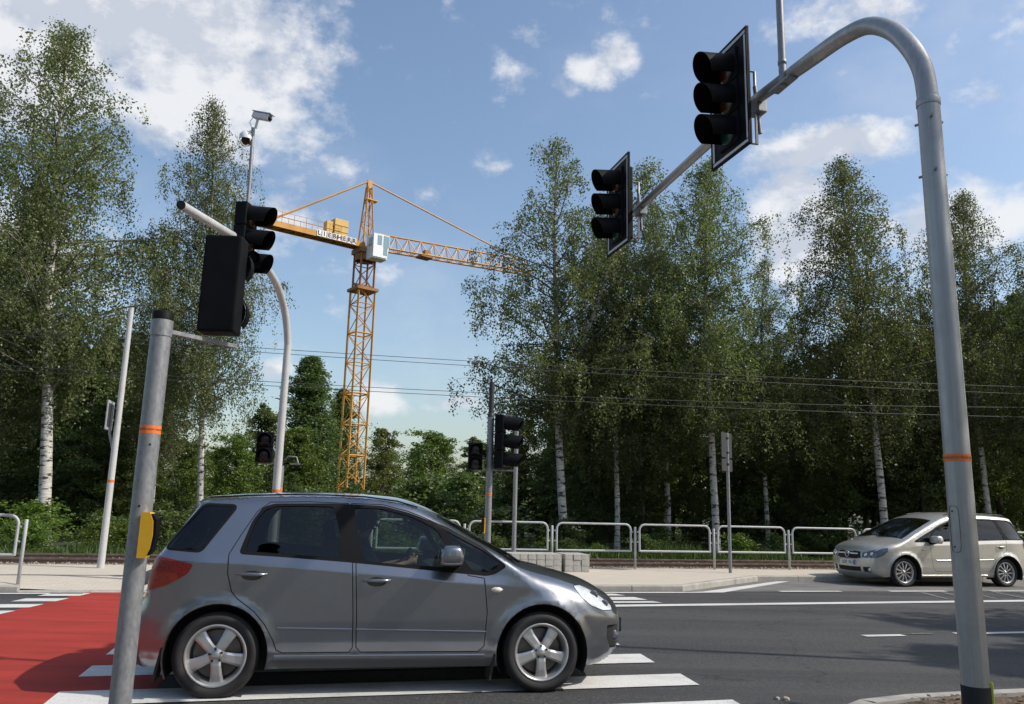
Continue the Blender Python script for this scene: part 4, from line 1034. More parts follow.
    for side in (-1, 1):
        d = parts.pop(('body', side)); o = len(vs)
        for mt in d['mats']:
            if mt not in mats: mats.append(mt)
        vs = vs + d['vl']; ns = ns + d['n']; fs = fs + [[i+o for i in f] for f in d['f']]; ms = ms + [mats.index(d['mats'][k]) for k in d['m']]
    me = bpy.data.meshes.new('body'); me.from_pydata(vs, [], fs)
    for mt in mats: me.materials.append(M[mt])
    me.polygons.foreach_set('material_index', ms); me.polygons.foreach_set('use_smooth', [True]*len(fs)); me.update()
    me.normals_split_custom_set_from_vertices(ns)
    body = bpy.data.objects.new('body', me); COL.objects.link(body); body.parent = root
    for part, (vs, fs, ms, mats, ns) in groups.items():
        part = part.split('|')[0]; m = bpy.data.meshes.new(part); m.from_pydata(vs, [], fs)
        for mt in mats: m.materials.append(M[mt])
        m.polygons.foreach_set('material_index', ms); m.polygons.foreach_set('use_smooth', [True]*len(fs)); m.update(); m.normals_split_custom_set_from_vertices(ns)
        o = bpy.data.objects.new(part, m); COL.objects.link(o); o.parent = root
    # -------- doors with windows, lamps
    for key in [k for k in parts if k[0][0] == 'door']: emit(key, 'door', root)
    for key in [k for k in parts if k[0][0] == 'window']:
        di = S['win_door'].get(key[0][1], -1); par = objs.get((('door', di), key[1]), root); emit(key, 'window', par)
    for key in [k for k in parts if k[0][0] not in ('door', 'window')]: emit(key, key[0][0], root)
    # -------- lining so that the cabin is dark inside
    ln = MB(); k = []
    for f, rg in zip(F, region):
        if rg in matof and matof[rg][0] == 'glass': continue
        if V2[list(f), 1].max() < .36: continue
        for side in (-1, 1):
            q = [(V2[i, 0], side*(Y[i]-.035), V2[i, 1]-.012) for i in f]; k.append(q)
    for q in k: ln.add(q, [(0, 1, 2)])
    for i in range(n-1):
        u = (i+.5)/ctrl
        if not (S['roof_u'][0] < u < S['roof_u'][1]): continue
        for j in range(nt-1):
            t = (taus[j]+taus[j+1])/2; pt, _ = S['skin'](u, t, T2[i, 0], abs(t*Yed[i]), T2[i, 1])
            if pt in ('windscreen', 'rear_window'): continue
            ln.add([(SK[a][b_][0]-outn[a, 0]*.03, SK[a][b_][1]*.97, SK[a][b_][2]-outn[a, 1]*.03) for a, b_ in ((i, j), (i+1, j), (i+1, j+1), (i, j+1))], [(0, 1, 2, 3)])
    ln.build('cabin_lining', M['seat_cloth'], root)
    # -------- underside and wheel housings
    ub = MB(); xa, xb = x0+.25, x1-.25
    ub.box(((xa+xb)/2, 0, zs+.06), (xb-xa, 1.16, .14), 0, None, .03); ub.box(((xw[0]+xw[1])/2, 0, zs+.06), (xw[1]-xw[0]-2*ra-.03, 2*S['wmax']-.14, .10), 0)
    ub.box(((xw[0]+xw[1])/2, 0, .42), (xw[1]-xw[0]-2*ra, 2*S['wmax']-.16, .05)); ub.box((S['dash'][0]+.55, 0, .58), (.06, 1.3, .6)); ub.box((xw[0]-.15, 0, .75), (.6, 1.2, .35))
    for xc in xw:
        for side in (-1, 1):
            K = 24; vs = []; yo = float(W(np.array([[xc, S['zc']+ra]]))[0])
            for y in (yo-.004, yo-.30):
                for q in range(K+1): a = R(-25+230*q/K); vs.append((xc+(ra-.001)*cos(a), side*y, S['zc']+(ra-.001)*sin(a)))
            ub.add(vs, [(q, q+1, K+2+q, K+1+q) for q in range(K)], 0, True); ub.add(vs[K+1:], [tuple(range(K+1))], 0)
    ub.build('underside', M['matt_black'], root)
    # -------- wheels
    ty, rm, hb = wheel_mesh(S['rim'], Rw, S['Rr'], S['tw']); mt_, mr_, mh_ = ty.mesh('wheel', M['rubber']), rm.mesh('rim', M['alloy']), hb.mesh('brake', [M['brake_disc'], M['alloy_dark']])
    for xc in xw:
        for side in (-1, 1):
            yw = S['track']/2; o = bpy.data.objects.new('wheel', mt_); COL.objects.link(o); o.parent = root; o.location = (xc, side*yw, Rw-.002)
            o.rotation_euler = (0, S['spin'].get((xc > 1, side), .3), 0) if side < 0 else (0, .2, pi)
            for nm, mm in (('rim', mr_), ('brake', mh_)): c = bpy.data.objects.new(nm, mm); COL.objects.link(c); c.parent = o
    # -------- cabin fittings
    dx = S['dash'][0]; m = MB(); m.box((dx+.22, 0, S['dash'][1]-.12), (.5, 1.36, .26), 0, None, .08); m.box((dx+.05, 0, S['dash'][1]-.35), (.3, .3, .4), 0, None, .04); m.build('dashboard', M['seat_cloth'], root)
    for xs, ys in [(q, y) for q in S['seats'] for y in (-.36, .36)]:
        m = MB(); m.box((xs+.22, ys, .52), (.5, .5, .18), 0, None, .06); rot = Matrix.Rotation(R(-16), 3, 'Y')
        m.box((xs-.08, ys, .84), (.16, .48, .62), 0, rot, .06); m.box((xs-.17, ys, 1.21), (.09, .26, .17), 0, rot, .035); m.build('seat', M['seat_cloth'], root)
    m = MB(); c = Vector((dx-.22, .36, S['dash'][1]-.06)); e1 = Vector((0, 1, 0)); e2 = Vector((.38, 0, .92)); K = 28
    m.tube([c+e1*.185*cos(2*pi*i/K)+e2*.185*sin(2*pi*i/K) for i in range(K+1)], .015, 8, 0, False)
    for a in (0, pi, -pi/2): m.bar(c, c+e1*.18*cos(a)+e2*.18*sin(a), .03)
    m.tube([c, c+Vector((.3, 0, -.12))], .035, 8, 0); m.build('steering_wheel', M['rubber_seal'], root)
    m = MB(); m.box((S['visor_mirror'], 0, S['ztop']-.13), (.03, .24, .07), 0, None, .012); m.build('inside_mirror', M['rubber_seal'], root)
    # -------- mirrors, handles, mouldings
    for side in (-1, 1):
        mx, mz = S['mirror']; yb = float(W(np.array([[mx, mz-.06]]))[0]); door = objs.get((('door', S['front_door']), side), root)
        m = MB(); bm = bmesh.new(); bmesh.ops.create_uvsphere(bm, u_segments=20, v_segments=12, radius=1)
        vs = []
        for v in bm.verts:
            p = v.co; q = Vector([math.copysign(abs(t)**.45, t) for t in p]); q = q.normalized()*(.55+.45*max(abs(p.x), abs(p.y), abs(p.z))) if False else q
            vs.append((mx+q.x*.10*(1-.25*(q.z > 0)*q.z) - S['sgn']*.0, side*(yb+.13+q.y*.125), mz+q.z*.08))
        m.add(vs, [[v.index for v in f.verts] for f in bm.faces], 0, True); bm.free(); mo = m.build('wing_mirror', paintm, door)
        m = MB(); m.box((mx+.02, side*(yb+.03), mz-.075), (.13, .12, .05), 0, None, .015); m.box((mx, side*(yb+.13), mz-.07), (.14, .19, .025), 0, None, .01); m.build('mirror_foot', M['black_plastic'], mo)
        m = MB(); m.box((mx-.083, side*(yb+.135), mz), (.006, .18, .11), 0, None, .002); m.build('mirror_glass', M['chrome'], mo)
        for (hx, hz, tilt), di in zip(S['handles'], S['handle_door']):
            dr = objs.get((('door', di), side), root); y = float(W(np.array([[hx, hz]]))[0])
            m = MB(); K = 12; L = .105; pts_ = [(hx+L*(2*q/K-1), side*(y+.004+.030*max(0, 1-(2*q/K-1)**4)), hz+tilt*(2*q/K-1)) for q in range(K+1)]
            m.tube(pts_, [.010+.004*sin(pi*q/K) for q in range(K+1)], 10, 0); h = m.build('handle', paintm, dr)
            m = MB(); m.add([(hx+.075*cos(2*pi*q/24), side*(float(W(np.array([[hx+.075*cos(2*pi*q/24), hz-.012+.036*sin(2*pi*q/24)]]))[0])+.0012), hz-.012+.036*sin(2*pi*q/24)) for q in range(24)], [tuple(range(24)) if side < 0 else tuple(range(24))[::-1]]); m.build('recess_shade_disc', M['matt_black'], h)  # flat black disc paints the shade of the hollow behind the handle
        for nme, a, b_, rr, di, mat in S['strips']:
            dr = objs.get((('door', di), side), root) if di >= 0 else root; P = np.linspace(a, b_, 14); yy = W(P); m = MB()
            m.tube([(p[0], side*(y-.002), p[1]) for p, y in zip(P, yy)], rr, 8, 0); m.build(nme, M[mat], dr)
        rx, rz = S['repeater']; y = float(W(np.array([[rx, rz]]))[0]); m = MB(); m.tube([(rx-.045, side*(y-.004), rz), (rx-.02, side*(y+.008), rz), (rx+.02, side*(y+.008), rz), (rx+.05, side*(y-.006), rz)], [.006, .02, .02, .004], 12, 0); m.build('side_repeater', M['repeater'], root)
        for xc, dz in S['mudflaps']: 
            y = S['wmax']-.11; m = MB(); m.box((xc, side*y, dz), (.02, .2, .24), 0, Matrix.Rotation(R(10), 3, 'Y'), .004); m.build('mudflap', M['rubber'], root)
    m = MB()
    for (xa_, ya, za_), (xb_, yb_, zb_) in S['wipers']: m.tube([(xa_, ya, za_), ((xa_+xb_)/2, (ya+yb_)/2, (za_+zb_)/2+.012), (xb_, yb_, zb_)], .010, 6)
    m.build('wiper', M['rubber_seal'], root)
    return W, objs, body

# ---- silver hatchback passing in front
def silver_car():
    a = pixg(212, 699); b = pixg(541, 692); u = (b-a).normalized(); nn = Vector((-u.y, u.x, 0)); rz = math.atan2(u.y, u.x)
    root = thing('parked_car', '', 'car'); root.name = 'hatchback_car'
    tag(root, 'silver grey five-door hatchback crossing the zebra in the foreground', 'car'); o = a + nn*.80; root.location = (o.x, o.y, 0); root.rotation_euler = (0, 0, rz)
    rp = lambda p, r=.03: round_poly(p, r)
    top = [(-.57, .20, .05, .08), (-.62, .30, .07, .09), (-.64, .45, .09, .10), (-.63, .60, .09, .10), (-.575, .72, .06, .09), (-.555, .85, .05, .08), (-.525, .98, .05, .07), (-.46, 1.075, .055, .06),
           (-.35, 1.24, .055, .055), (-.255, 1.395, .05, .055), (-.235, 1.432, .05, .05), (-.12, 1.452, .045, .06), (.12, 1.478, .04, .07), (.41, 1.494, .04, .075), (.74, 1.499, .04, .075), (1.04, 1.492, .04, .075), (1.30, 1.464, .05, .07), (1.47, 1.415, .06, .06),
           (1.66, 1.318, .075, .05), (1.914, 1.178, .085, .045), (2.15, 1.055, .08, .05), (2.29, .978, .06, .07), (2.46, .925, .055, .16), (2.64, .885, .055, .22), (2.82, .833, .06, .24), (2.98, .772, .075, .22), (3.11, .695, .09, .17),
           (3.20, .615, .115, .12), (3.245, .52, .13, .10), (3.245, .40, .13, .09), (3.215, .29, .115, .08), (3.12, .215, .08, .07), (2.98, .175, .05, .05)]
    fwin = [(.95, 1.415), (1.18, 1.41), (1.39, 1.36), (1.50, 1.318), (1.625, 1.255), (1.70, 1.14), (1.845, .955), (1.40, .978), (1.055, 1.003), (.985, 1.25)]
    rwin = [(.145, 1.07), (.86, 1.022), (.845, 1.25), (.79, 1.418), (.5, 1.418), (.325, 1.408), (.265, 1.385), (.20, 1.30)]
    fq = [(1.695, 1.248), (2.0, 1.10), (2.17, .985), (2.05, .93), (1.92, .935), (1.80, 1.08)]
    qg = [(-.195, 1.405), (.035, 1.402), (-.01, 1.33), (-.18, 1.068), (-.435, 1.085), (-.325, 1.235)]
    dlo = [(.10, 1.045), (.44, 1.026), (.86, .998), (1.02, .985), (1.4, .953), (1.79, .918), (2.03, .897), (2.10, .912), (2.205, .975), (2.01, 1.122), (1.70, 1.282), (1.52, 1.34), (1.39, 1.384), (1.18, 1.434), (.78, 1.444), (.33, 1.432), (.24, 1.403), (.17, 1.29)]
    fd = [(.925, 1.45), (.985, .985), (1.012, .60), (1.022, .36), (1.06, .322), (1.98, .318), (2.03, .36), (2.045, .63), (2.015, .885), (1.885, .905), (1.835, .99), (1.69, 1.25), (1.655, 1.295), (1.52, 1.352), (1.39, 1.398), (1.18, 1.447)]
    rd = [(.905, 1.45), (.965, .985), (.992, .60), (1.002, .36), (.975, .322), (.475, .322), (.43, .345), (.40, .42), (.335, .53), (.252, .625), (.12, .72), (.074, .771), (.035, .90), (.028, 1.045), (.10, 1.19), (.20, 1.37), (.29, 1.445), (.6, 1.456)]
    tail = [(-.575, 1.03), (-.40, 1.008), (-.215, .967), (-.25, .90), (-.38, .82), (-.575, .755)]
    taild = [(-.575, .90), (-.36, .905), (-.30, .865), (-.40, .81), (-.575, .755)]
    hl = [(2.80, .815), (2.93, .805), (3.06, .74), (3.17, .66), (3.16, .615), (3.05, .622), (2.93, .668), (2.85, .735)]
    fog = [(3.09, .50), (3.27, .495), (3.27, .32), (3.13, .31), (3.09, .40)]
    rip = offset_poly
    regions = {'frame': rp(dlo, .04), 'qring': rip(rp(qg, .03), -.018), 'qg': rp(qg, .03), 'rw': rp(rwin, .035), 'fw': rp(fwin, .035), 'fq': rp(fq, .03), 'tail': rp(tail, .02), 'taild': rp(taild, .015), 'hlring': rip(rp(hl, .02), -.006), 'hl': rp(hl, .02), 'fog': rp(fog, .02)}
    rmat = {'frame': ('trim', 'rubber_seal', .003), 'qring': ('trim', 'rubber_seal', .002), 'qg': ('glass', 'dark_glass', .006), 'rw': ('glass', 'tinted_glass', .014), 'fw': ('glass', 'window_glass', .014), 'fq': ('glass', 'tinted_glass', .012),
            'tail': ('tail_light', 'red_lens', -.004), 'taild': ('tail_light', 'amber_lens', -.004), 'hlring': ('trim', 'matt_black', .004), 'hl': ('headlight', 'lamp_reflector', -.002), 'fog': ('trim', 'matt_black', .02)}
    def skin(u, t, x, y, z):
        at = abs(t)
        if 17.9 < u < 20.95 and at < .9: return ('windscreen', 'window_glass')
        if 7.05 < u < 8.95 and at < .9: return ('rear_window', 'dark_glass')
        if 21 < u < 25.95 and at < .9: return ('bonnet', 'silver_paint')
        if 27 < u < 29.0 and y < .42 and z > .47: return ('grille', 'matt_black')
        if 29 < u < 30.5 and y < .5 and .30 < z < .42: return ('grille', 'matt_black')
        if u < 3 and z < .45 and False: return ('body', 'black_plastic')
        if 3.9 < u < 6.5 and at > .72: return ('body', 'red_lens')
        return ('body', 'silver_paint')
    S = dict(top=top, paint='silver_paint', axles=(0.0, 2.5), Rt=.312, Rr=.222, tw=.20, arch=.375, zc=.312, sill=.205, front_low=.20, rear_low=.24, track=1.50, flare=.020, belt_x=[-.6, .1, .48, 1.34, 1.8, 2.2, 2.4, 3.3], belt_z=[1.075, 1.05, 1.031, .964, .922, .90, .88, .70],
             low_z=[.15, .21, .25, .29, .32, .42, .55], low_w=[.775, .80, .82, .826, .836, .848, .853], ridge=.075, wmax=.858, wbelt=.826, fade=(2.0, 2.45), ztop=1.47, tumble=.17, pf=(.225, 2.5, 3.245), pr=(.15, -.10, -.6), dir=1, regions=regions, region_mat=rmat, doors=[fd, rd],
             win_door={'fw': 0, 'rw': 1}, skin=skin, roof_u=(9, 20.9), rim=5, spin={(False, -1): -.10, (True, -1): -.04}, dash=(1.66, .93), seats=(.93, .02), mirror=(1.72, 1.062), sgn=1, front_door=0, handles=[(1.155, .862, 0), (.215, .902, -.002)], handle_door=[0, 1],
             strips=[('side_moulding', (.43, .507), (.985, .496), .008, 1, 'silver_paint'), ('side_moulding', (1.02, .495), (2.035, .472), .008, 0, 'silver_paint'), ('sill_strip', (.42, .300), (2.03, .292), .012, -1, 'silver_paint')], repeater=(2.115, .795), mudflaps=[(-.40, .25), (2.10, .22)],
             wipers=[((2.36, -.55, .995), (2.22, .05, 1.10)), ((2.38, .1, 1.02), (2.23, .6, 1.06))], visor_mirror=1.42)
    Wf, objs, body = build_car(S, root)
    # roof gutter line, lamp inner detail, aerial-free roof
    for side in (-1, 1):
        m = MB(); pts = []
        for x, z in ((-.18, 1.452), (.12, 1.474), (.41, 1.489), (.74, 1.494), (1.04, 1.487), (1.30, 1.459), (1.47, 1.412)): 
            y = float(Wf(np.array([[x, z-.004]]))[0]); pts.append((x, side*(y-.035), z+.017))
        m.tube(pts, .007, 6, 0); m.build('roof_gutter', M['rubber_seal'], root)
        lamp = objs.get((('headlight', 'hl'), side))
        m = MB()
        for (hx, hz, r) in ((2.99, .735, .040), (3.085, .665, .034)):
            y = float(Wf(np.array([[hx, hz]]))[0]); m.lathe([(r, .0), (r*.9, .004), (r*.35, .003), (0, .003)] if side > 0 else [(r, 0), (r*.9, -.004), (r*.35, -.003), (0, -.003)], 18, 0, 'y', (hx, side*(y+.0), hz))
        m.build('bulb_bowl', M['lamp_dark'], lamp if lamp else root)
        m = MB(); y = float(Wf(np.array([[3.18, .40]]))[0]); m.lathe([(.045, 0), (.04, .006*side), (0, .007*side)], 20, 0, 'y', (3.175, side*(y-.02), .405)); m.build('fog_lamp', M['lamp_dark'], root)
    for dx_, mat in ((.0, 'number_plate'),):
        m = MB(); m.box((3.372, 0, .44), (.012, .52, .12)); m.build('plate_frame', M['matt_black'], root); m = MB(); m.box((3.379, 0, .44), (.003, .50, .10)); m.build('number_plate', M['number_plate'], root)
        m = MB(); m.box((-.70, 0, .80), (.012, .50, .11)); m.build('number_plate', M['number_plate'], root)
    return root
car1 = silver_car()

# ---- driver, seated on the far side of the silver car
def skin_body(name, joints, bones, mat, parent=None, sub=2):
    me = bpy.data.meshes.new(name); names = list(joints); me.from_pydata([joints[k][:3] for k in names], [(names.index(a), names.index(b)) for a, b in bones], [])
    o = bpy.data.objects.new(name, me); COL.objects.link(o); bm = bmesh.new(); bm.from_mesh(me); lay = bm.verts.layers.skin.verify(); bm.verts.ensure_lookup_table()
    for i, k in enumerate(names): r = joints[k][3]; bm.verts[i][lay].radius = (r, joints[k][4] if len(joints[k]) > 4 else r); bm.verts[i][lay].use_root = (i == 0)
    bm.to_mesh(me); bm.free(); s = o.modifiers.new('s', 'SKIN'); s.use_smooth_shade = True; d = o.modifiers.new('d', 'SUBSURF'); d.levels = sub; d.render_levels = sub
    dg = bpy.context.evaluated_depsgraph_get(); nm = bpy.data.meshes.new_from_object(o.evaluated_get(dg)); o.modifiers.clear(); o.data = nm; nm.materials.clear(); nm.materials.append(mat); nm.polygons.foreach_set('use_smooth', [True]*len(nm.polygons))
    if parent: o.parent = parent
    return o
def driver():
    p = thing('person', 'driver in a dark cap seated at the wheel inside the silver car', 'person', car1.matrix_basis @ Vector((1.12, .36, .55)), car1.rotation_euler.z)
    J = {'pelvis': (.02, 0, .08, .13), 'waist': (-.03, 0, .25, .125), 'chest': (-.07, 0, .45, .14), 'neck': (-.06, 0, .585, .052), 'jaw': (-.03, 0, .655, .06), 'head': (-.025, 0, .735, .088), 'crown': (-.035, 0, .80, .07),
         'shL': (-.05, .18, .50, .06), 'elL': (.10, .24, .30, .045), 'wrL': (.32, .17, .36, .03), 'haL': (.39, .16, .39, .032), 'shR': (-.05, -.18, .50, .06), 'elR': (.10, -.24, .30, .045), 'wrR': (.32, -.17, .36, .03), 'haR': (.39, -.16, .39, .032),
         'hiL': (.05, .1, .06, .09), 'knL': (.48, .13, .12, .062), 'anL': (.72, .12, -.20, .042), 'toL': (.86, .12, -.22, .035), 'hiR': (.05, -.1, .06, .09), 'knR': (.48, -.13, .12, .062), 'anR': (.72, -.12, -.20, .042), 'toR': (.86, -.12, -.22, .035)}
    Bn = [('pelvis', 'waist'), ('waist', 'chest'), ('chest', 'neck'), ('neck', 'jaw'), ('jaw', 'head'), ('head', 'crown')]
    for s in 'LR': Bn += [('chest', 'sh'+s), ('sh'+s, 'el'+s), ('el'+s, 'wr'+s), ('wr'+s, 'ha'+s), ('pelvis', 'hi'+s), ('hi'+s, 'kn'+s), ('kn'+s, 'an'+s), ('an'+s, 'to'+s)]
    # fingers closed round the rim
    for s, y in (('L', .16), ('R', -.16)):
        for f in range(4): J['f%s%d' % (s, f)] = (.435+.004*f, y+.0*f, .37+.022*f, .009); J['g%s%d' % (s, f)] = (.425, y-(.03 if y > 0 else -.03), .375+.022*f, .008); Bn += [('ha'+s, 'f%s%d' % (s, f)), ('f%s%d' % (s, f), 'g%s%d' % (s, f))]
        J['t'+s] = (.40, y-(.05 if y > 0 else -.05), .42, .010); Bn.append(('ha'+s, 't'+s))
    body = skin_body('body', J, Bn, M['skin'], p)
    m = MB(); m.tube([(.045, 0, .725), (.075, 0, .70), (.07, 0, .69)], [.010, .014, .008], 8); 
    for y in (-.085, .085): m.tube([(-.03, y, .69), (-.03, y*1.08, .72), (-.035, y*1.02, .75)], [.008, .016, .01], 8)
    m.tube([(.052, -.022, .672), (.056, 0, .673), (.052, .022, .672)], .007, 6); m.build('face_features', M['skin'], body)
    m = MB()
    for y in (-.03, .03): m.lathe([(.010, .0), (.007, .006), (0, .008)][::-1], 10, 0, 'x', (.052, y, .735))
    m.build('eyes', M['ink'], body)
    sh = {k: (v[0], v[1], v[2], v[3]*1.12) for k, v in J.items() if k in ('pelvis', 'waist', 'chest', 'shL', 'shR', 'elL', 'elR')}
    sh['nk'] = (-.062, 0, .555, .065)
    skin_body('shirt', sh, [('pelvis', 'waist'), ('waist', 'chest'), ('chest', 'nk'), ('chest', 'shL'), ('chest', 'shR'), ('shL', 'elL'), ('shR', 'elR')], M['shirt'], p)
    tr = {k: (v[0], v[1], v[2], v[3]*1.12) for k, v in J.items() if k in ('pelvis', 'hiL', 'hiR', 'knL', 'knR', 'anL', 'anR')}
    skin_body('trousers', tr, [('pelvis', 'hiL'), ('pelvis', 'hiR'), ('hiL', 'knL'), ('hiR', 'knR'), ('knL', 'anL'), ('knR', 'anR')], M['hair'], p)
    m = MB(); m.lathe([(.098, .745), (.102, .775), (.092, .82), (.06, .85), (0, .862)], 24, 0, 'z', (-.03, 0, 0)); m.box((.09, 0, .752), (.12, .15, .012), 0, Matrix.Rotation(R(12), 3, 'Y'), .004); m.build('cap', M['cap_cloth'], p)
    m = MB(); m.lathe([(.06, .655), (.092, .69), (.098, .75)], 20, 0, 'z', (-.048, 0, 0)); m.build('hair', M['hair'], p)
driver()

# ---- beige people carrier in the lay-by
def beige_car():
    a = pixg(906.5, 587.5); b = pixg(1008.5, 587.5); u = (a-b).normalized(); left = Vector((-u.y, u.x, 0)); rz = math.atan2(u.y, u.x)
    root = thing('people_carrier', 'beige five-door people carrier standing in the far lane at right, facing left', 'car'); o = b - left*.86; root.location = (o.x, o.y, 0); root.rotation_euler = (0, 0, rz)
    rp = lambda p, r=.03: round_poly(p, r); k = (b-a).length/2.70; root.scale = (k, k, k)
    top = [(-.66, .24, .06, .08), (-.74, .34, .08, .10), (-.765, .50, .10, .11), (-.75, .68, .08, .10), (-.72, .85, .06, .08), (-.68, 1.0, .06, .07), (-.60, 1.14, .06, .06), (-.50, 1.32, .06, .06), (-.41, 1.47, .055, .06), (-.36, 1.515, .05, .06),
           (-.15, 1.548, .05, .08), (.3, 1.572, .05, .085), (.75, 1.578, .05, .085), (1.15, 1.562, .05, .08), (1.48, 1.50, .06, .07), (1.75, 1.40, .07, .06), (2.08, 1.255, .08, .05), (2.40, 1.105, .085, .05), (2.66, .985, .07, .07), (2.82, .93, .06, .11),
           (3.0, .885, .065, .12), (3.144, .835, .075, .11), (3.264, .765, .085, .09), (3.336, .67, .10, .08), (3.368, .55, .11, .08), (3.368, .42, .11, .08), (3.344, .29, .10, .08), (3.28, .215, .09, .07), (3.16, .185, .06, .05)]
    fwin = [(.84, 1.455), (1.10, 1.45), (1.36, 1.40), (1.60, 1.315), (1.80, 1.215), (1.96, 1.03), (1.90, .985), (1.4, 1.0), (.90, 1.018), (.86, 1.2)]
    fq = [(1.86, 1.19), (2.15, 1.075), (2.36, .975), (2.02, .975), (1.95, 1.09)]
    rwin = [(-.02, 1.045), (.79, 1.022), (.79, 1.2), (.77, 1.455), (.2, 1.46), (.11, 1.44)]
    qg = [(-.12, 1.05), (-.58, 1.055), (-.47, 1.25), (-.34, 1.415), (-.22, 1.452), (.04, 1.455)]
    dlo = [(-.63, 1.035), (-.1, 1.03), (.8, 1.003), (1.4, .982), (2.0, .955), (2.42, .952), (2.40, .985), (2.15, 1.10), (1.85, 1.235), (1.62, 1.34), (1.37, 1.425), (1.1, 1.474), (.77, 1.482), (.2, 1.485), (-.22, 1.477), (-.37, 1.435), (-.50, 1.26)]
    fd = [(.80, 1.492), (.83, 1.0), (.84, .5), (.87, .33), (1.90, .33), (1.97, .42), (2.03, .7), (2.02, .955), (1.92, 1.06), (1.82, 1.255), (1.62, 1.355), (1.37, 1.44), (1.1, 1.487)]
    rd = [(.785, 1.492), (.815, 1.0), (.825, .5), (.80, .33), (.45, .33), (.40, .42), (.30, .58), (.13, .70), (-.02, .80), (-.05, 1.03), (-.02, 1.05), (.09, 1.46), (.2, 1.495)]
    hl = [(3.064, .825), (3.176, .80), (3.32, .72), (3.4, .68), (3.4, .59), (3.288, .60), (3.176, .665), (3.088, .75)]
    tail = [(-.78, 1.0), (-.62, 1.02), (-.55, .95), (-.62, .78), (-.78, .75)]
    regions = {'frame': rp(dlo, .03), 'qg': rp(qg, .03), 'rw': rp(rwin, .03), 'fw': rp(fwin, .03), 'fq': rp(fq, .02), 'hl': rp(hl, .02), 'tail': rp(tail, .02)}
    rmat = {'frame': ('trim', 'rubber_seal', .003), 'qg': ('glass', 'tinted_glass', .01), 'rw': ('glass', 'tinted_glass', .012), 'fw': ('glass', 'window_glass', .012), 'fq': ('glass', 'tinted_glass', .01), 'hl': ('headlight', 'lamp_dark', -.002), 'tail': ('tail_light', 'red_lens', -.003)}
    def skin(u_, t, x, y, z):
        at = abs(t)
        if 14.9 < u_ < 17.9 and at < .9: return ('windscreen', 'window_glass')
        if 6.1 < u_ < 8.9 and at < .88: return ('rear_window', 'dark_glass')
        if 18.1 < u_ < 21.95 and at < .9: return ('bonnet', 'beige_paint')
        if u_ > 20.5:
            if .57 < z < .72 and y < .40-(z-.57)*.3: return ('grille', 'matt_black')
            zt = .70+.08*min(1, max(0, (y-.42)/.25)); zl = .585+.02*min(1, max(0, (y-.45)/.25))
            if y > .42 and zl < z < zt: return ('headlamp_front', 'lamp_dark')
            if .30 < z < .40 and y < .38: return ('lower_grille', 'matt_black')
            if .29 < z < .40 and .44 < y < .66: return ('fog_recess', 'matt_black')
        if 3.6 < u_ < 5.3 and at > .75: return ('body', 'red_lens')
        return ('body', 'beige_paint')
    S = dict(top=top, sub=8, grid=.05, ntau=81, paint='beige_paint', axles=(0.0, 2.70), Rt=.317, Rr=.225, tw=.205, arch=.375, zc=.317, sill=.215, front_low=.22, rear_low=.26, track=1.52, flare=.04, belt_x=[-.7, 0, 1.4, 2.4, 3.4], belt_z=[1.045, 1.035, .985, .95, .75],
             low_z=[.15, .22, .28, .32, .42, .60], low_w=[.80, .835, .855, .865, .882, .892], ridge=.08, wmax=.896, wbelt=.868, fade=(2.3, 2.7), ztop=1.55, tumble=.16, pf=(.20, 2.78, 3.37), pr=(.16, -.1, -.76), dir=-1, regions=regions, region_mat=rmat, doors=[fd, rd], win_door={'fw': 0, 'rw': 1}, skin=skin, roof_u=(9, 17.8), rim=11,
             spin={}, dash=(1.95, .97), seats=(1.02, .12), mirror=(1.95, 1.02), sgn=1, front_door=0, handles=[(1.02, .875, 0), (.14, .885, 0)], handle_door=[0, 1],
             strips=[('side_moulding', (.36, .60), (.80, .59), .013, 1, 'beige_paint'), ('side_moulding', (.86, .59), (1.88, .57), .013, 0, 'beige_paint'), ('sill_strip', (.42, .262), (2.26, .252), .009, -1, 'beige_paint')], repeater=(2.2, .80), mudflaps=[], wipers=[((2.70, -.6, 1.03), (2.62, .0, 1.075)), ((2.72, .05, 1.05), (2.62, .6, 1.05))], visor_mirror=1.6)
    Wf, objs, body = build_car(S, root)
    for side in (-1, 1):
        m = MB(); m.tube([(-.30, side*.60, 1.555), (-.25, side*.60, 1.58), (.3, side*.61, 1.602), (1.0, side*.60, 1.597), (1.30, side*.585, 1.565), (1.34, side*.58, 1.54)], .012, 8); m.build('roof_rail', M['sign_back'], root)
        for xx, yy, zz in ((3.345, .50, .655), (3.285, .62, .675)):
            m = MB(); m.lathe([(.048, 0), (.045, .02), (.02, .032), (0, .034)][::-1], 20, 0, 'x', (xx+.04, side*yy, zz)); m.build('lamp_bowl', M['chrome'], root)
        m = MB(); m.lathe([(.04, 0), (.036, .016), (0, .02)][::-1], 16, 0, 'x', (3.365, side*.575, .345)); m.build('fog_lamp', M['lamp_reflector'], root)
    xg = 3.452
    m = MB(); m.box((xg+.0, 0, .672), (.03, .66, .028), 0, None, .008); m.build('grille_bar', M['chrome'], root)
    m = MB(); K = 28; m.tube([(xg+.03, .062*cos(2*pi*i/K), .655+.062*sin(2*pi*i/K)) for i in range(K+1)], .009, 8, 0, False)
    m.tube([(xg+.03, -.085, .668), (xg+.03, .012, .663), (xg+.03, -.012, .647), (xg+.03, .085, .642)], [.003, .009, .009, .003], 6); m.build('badge', M['chrome'], root)
    m = MB(); m.box((3.478, 0, .478), (.014, .52, .115), 0, None, .004); pl = m.build('number_plate', M['number_plate'], root)
    m = MB(); rg = random.Random(3)
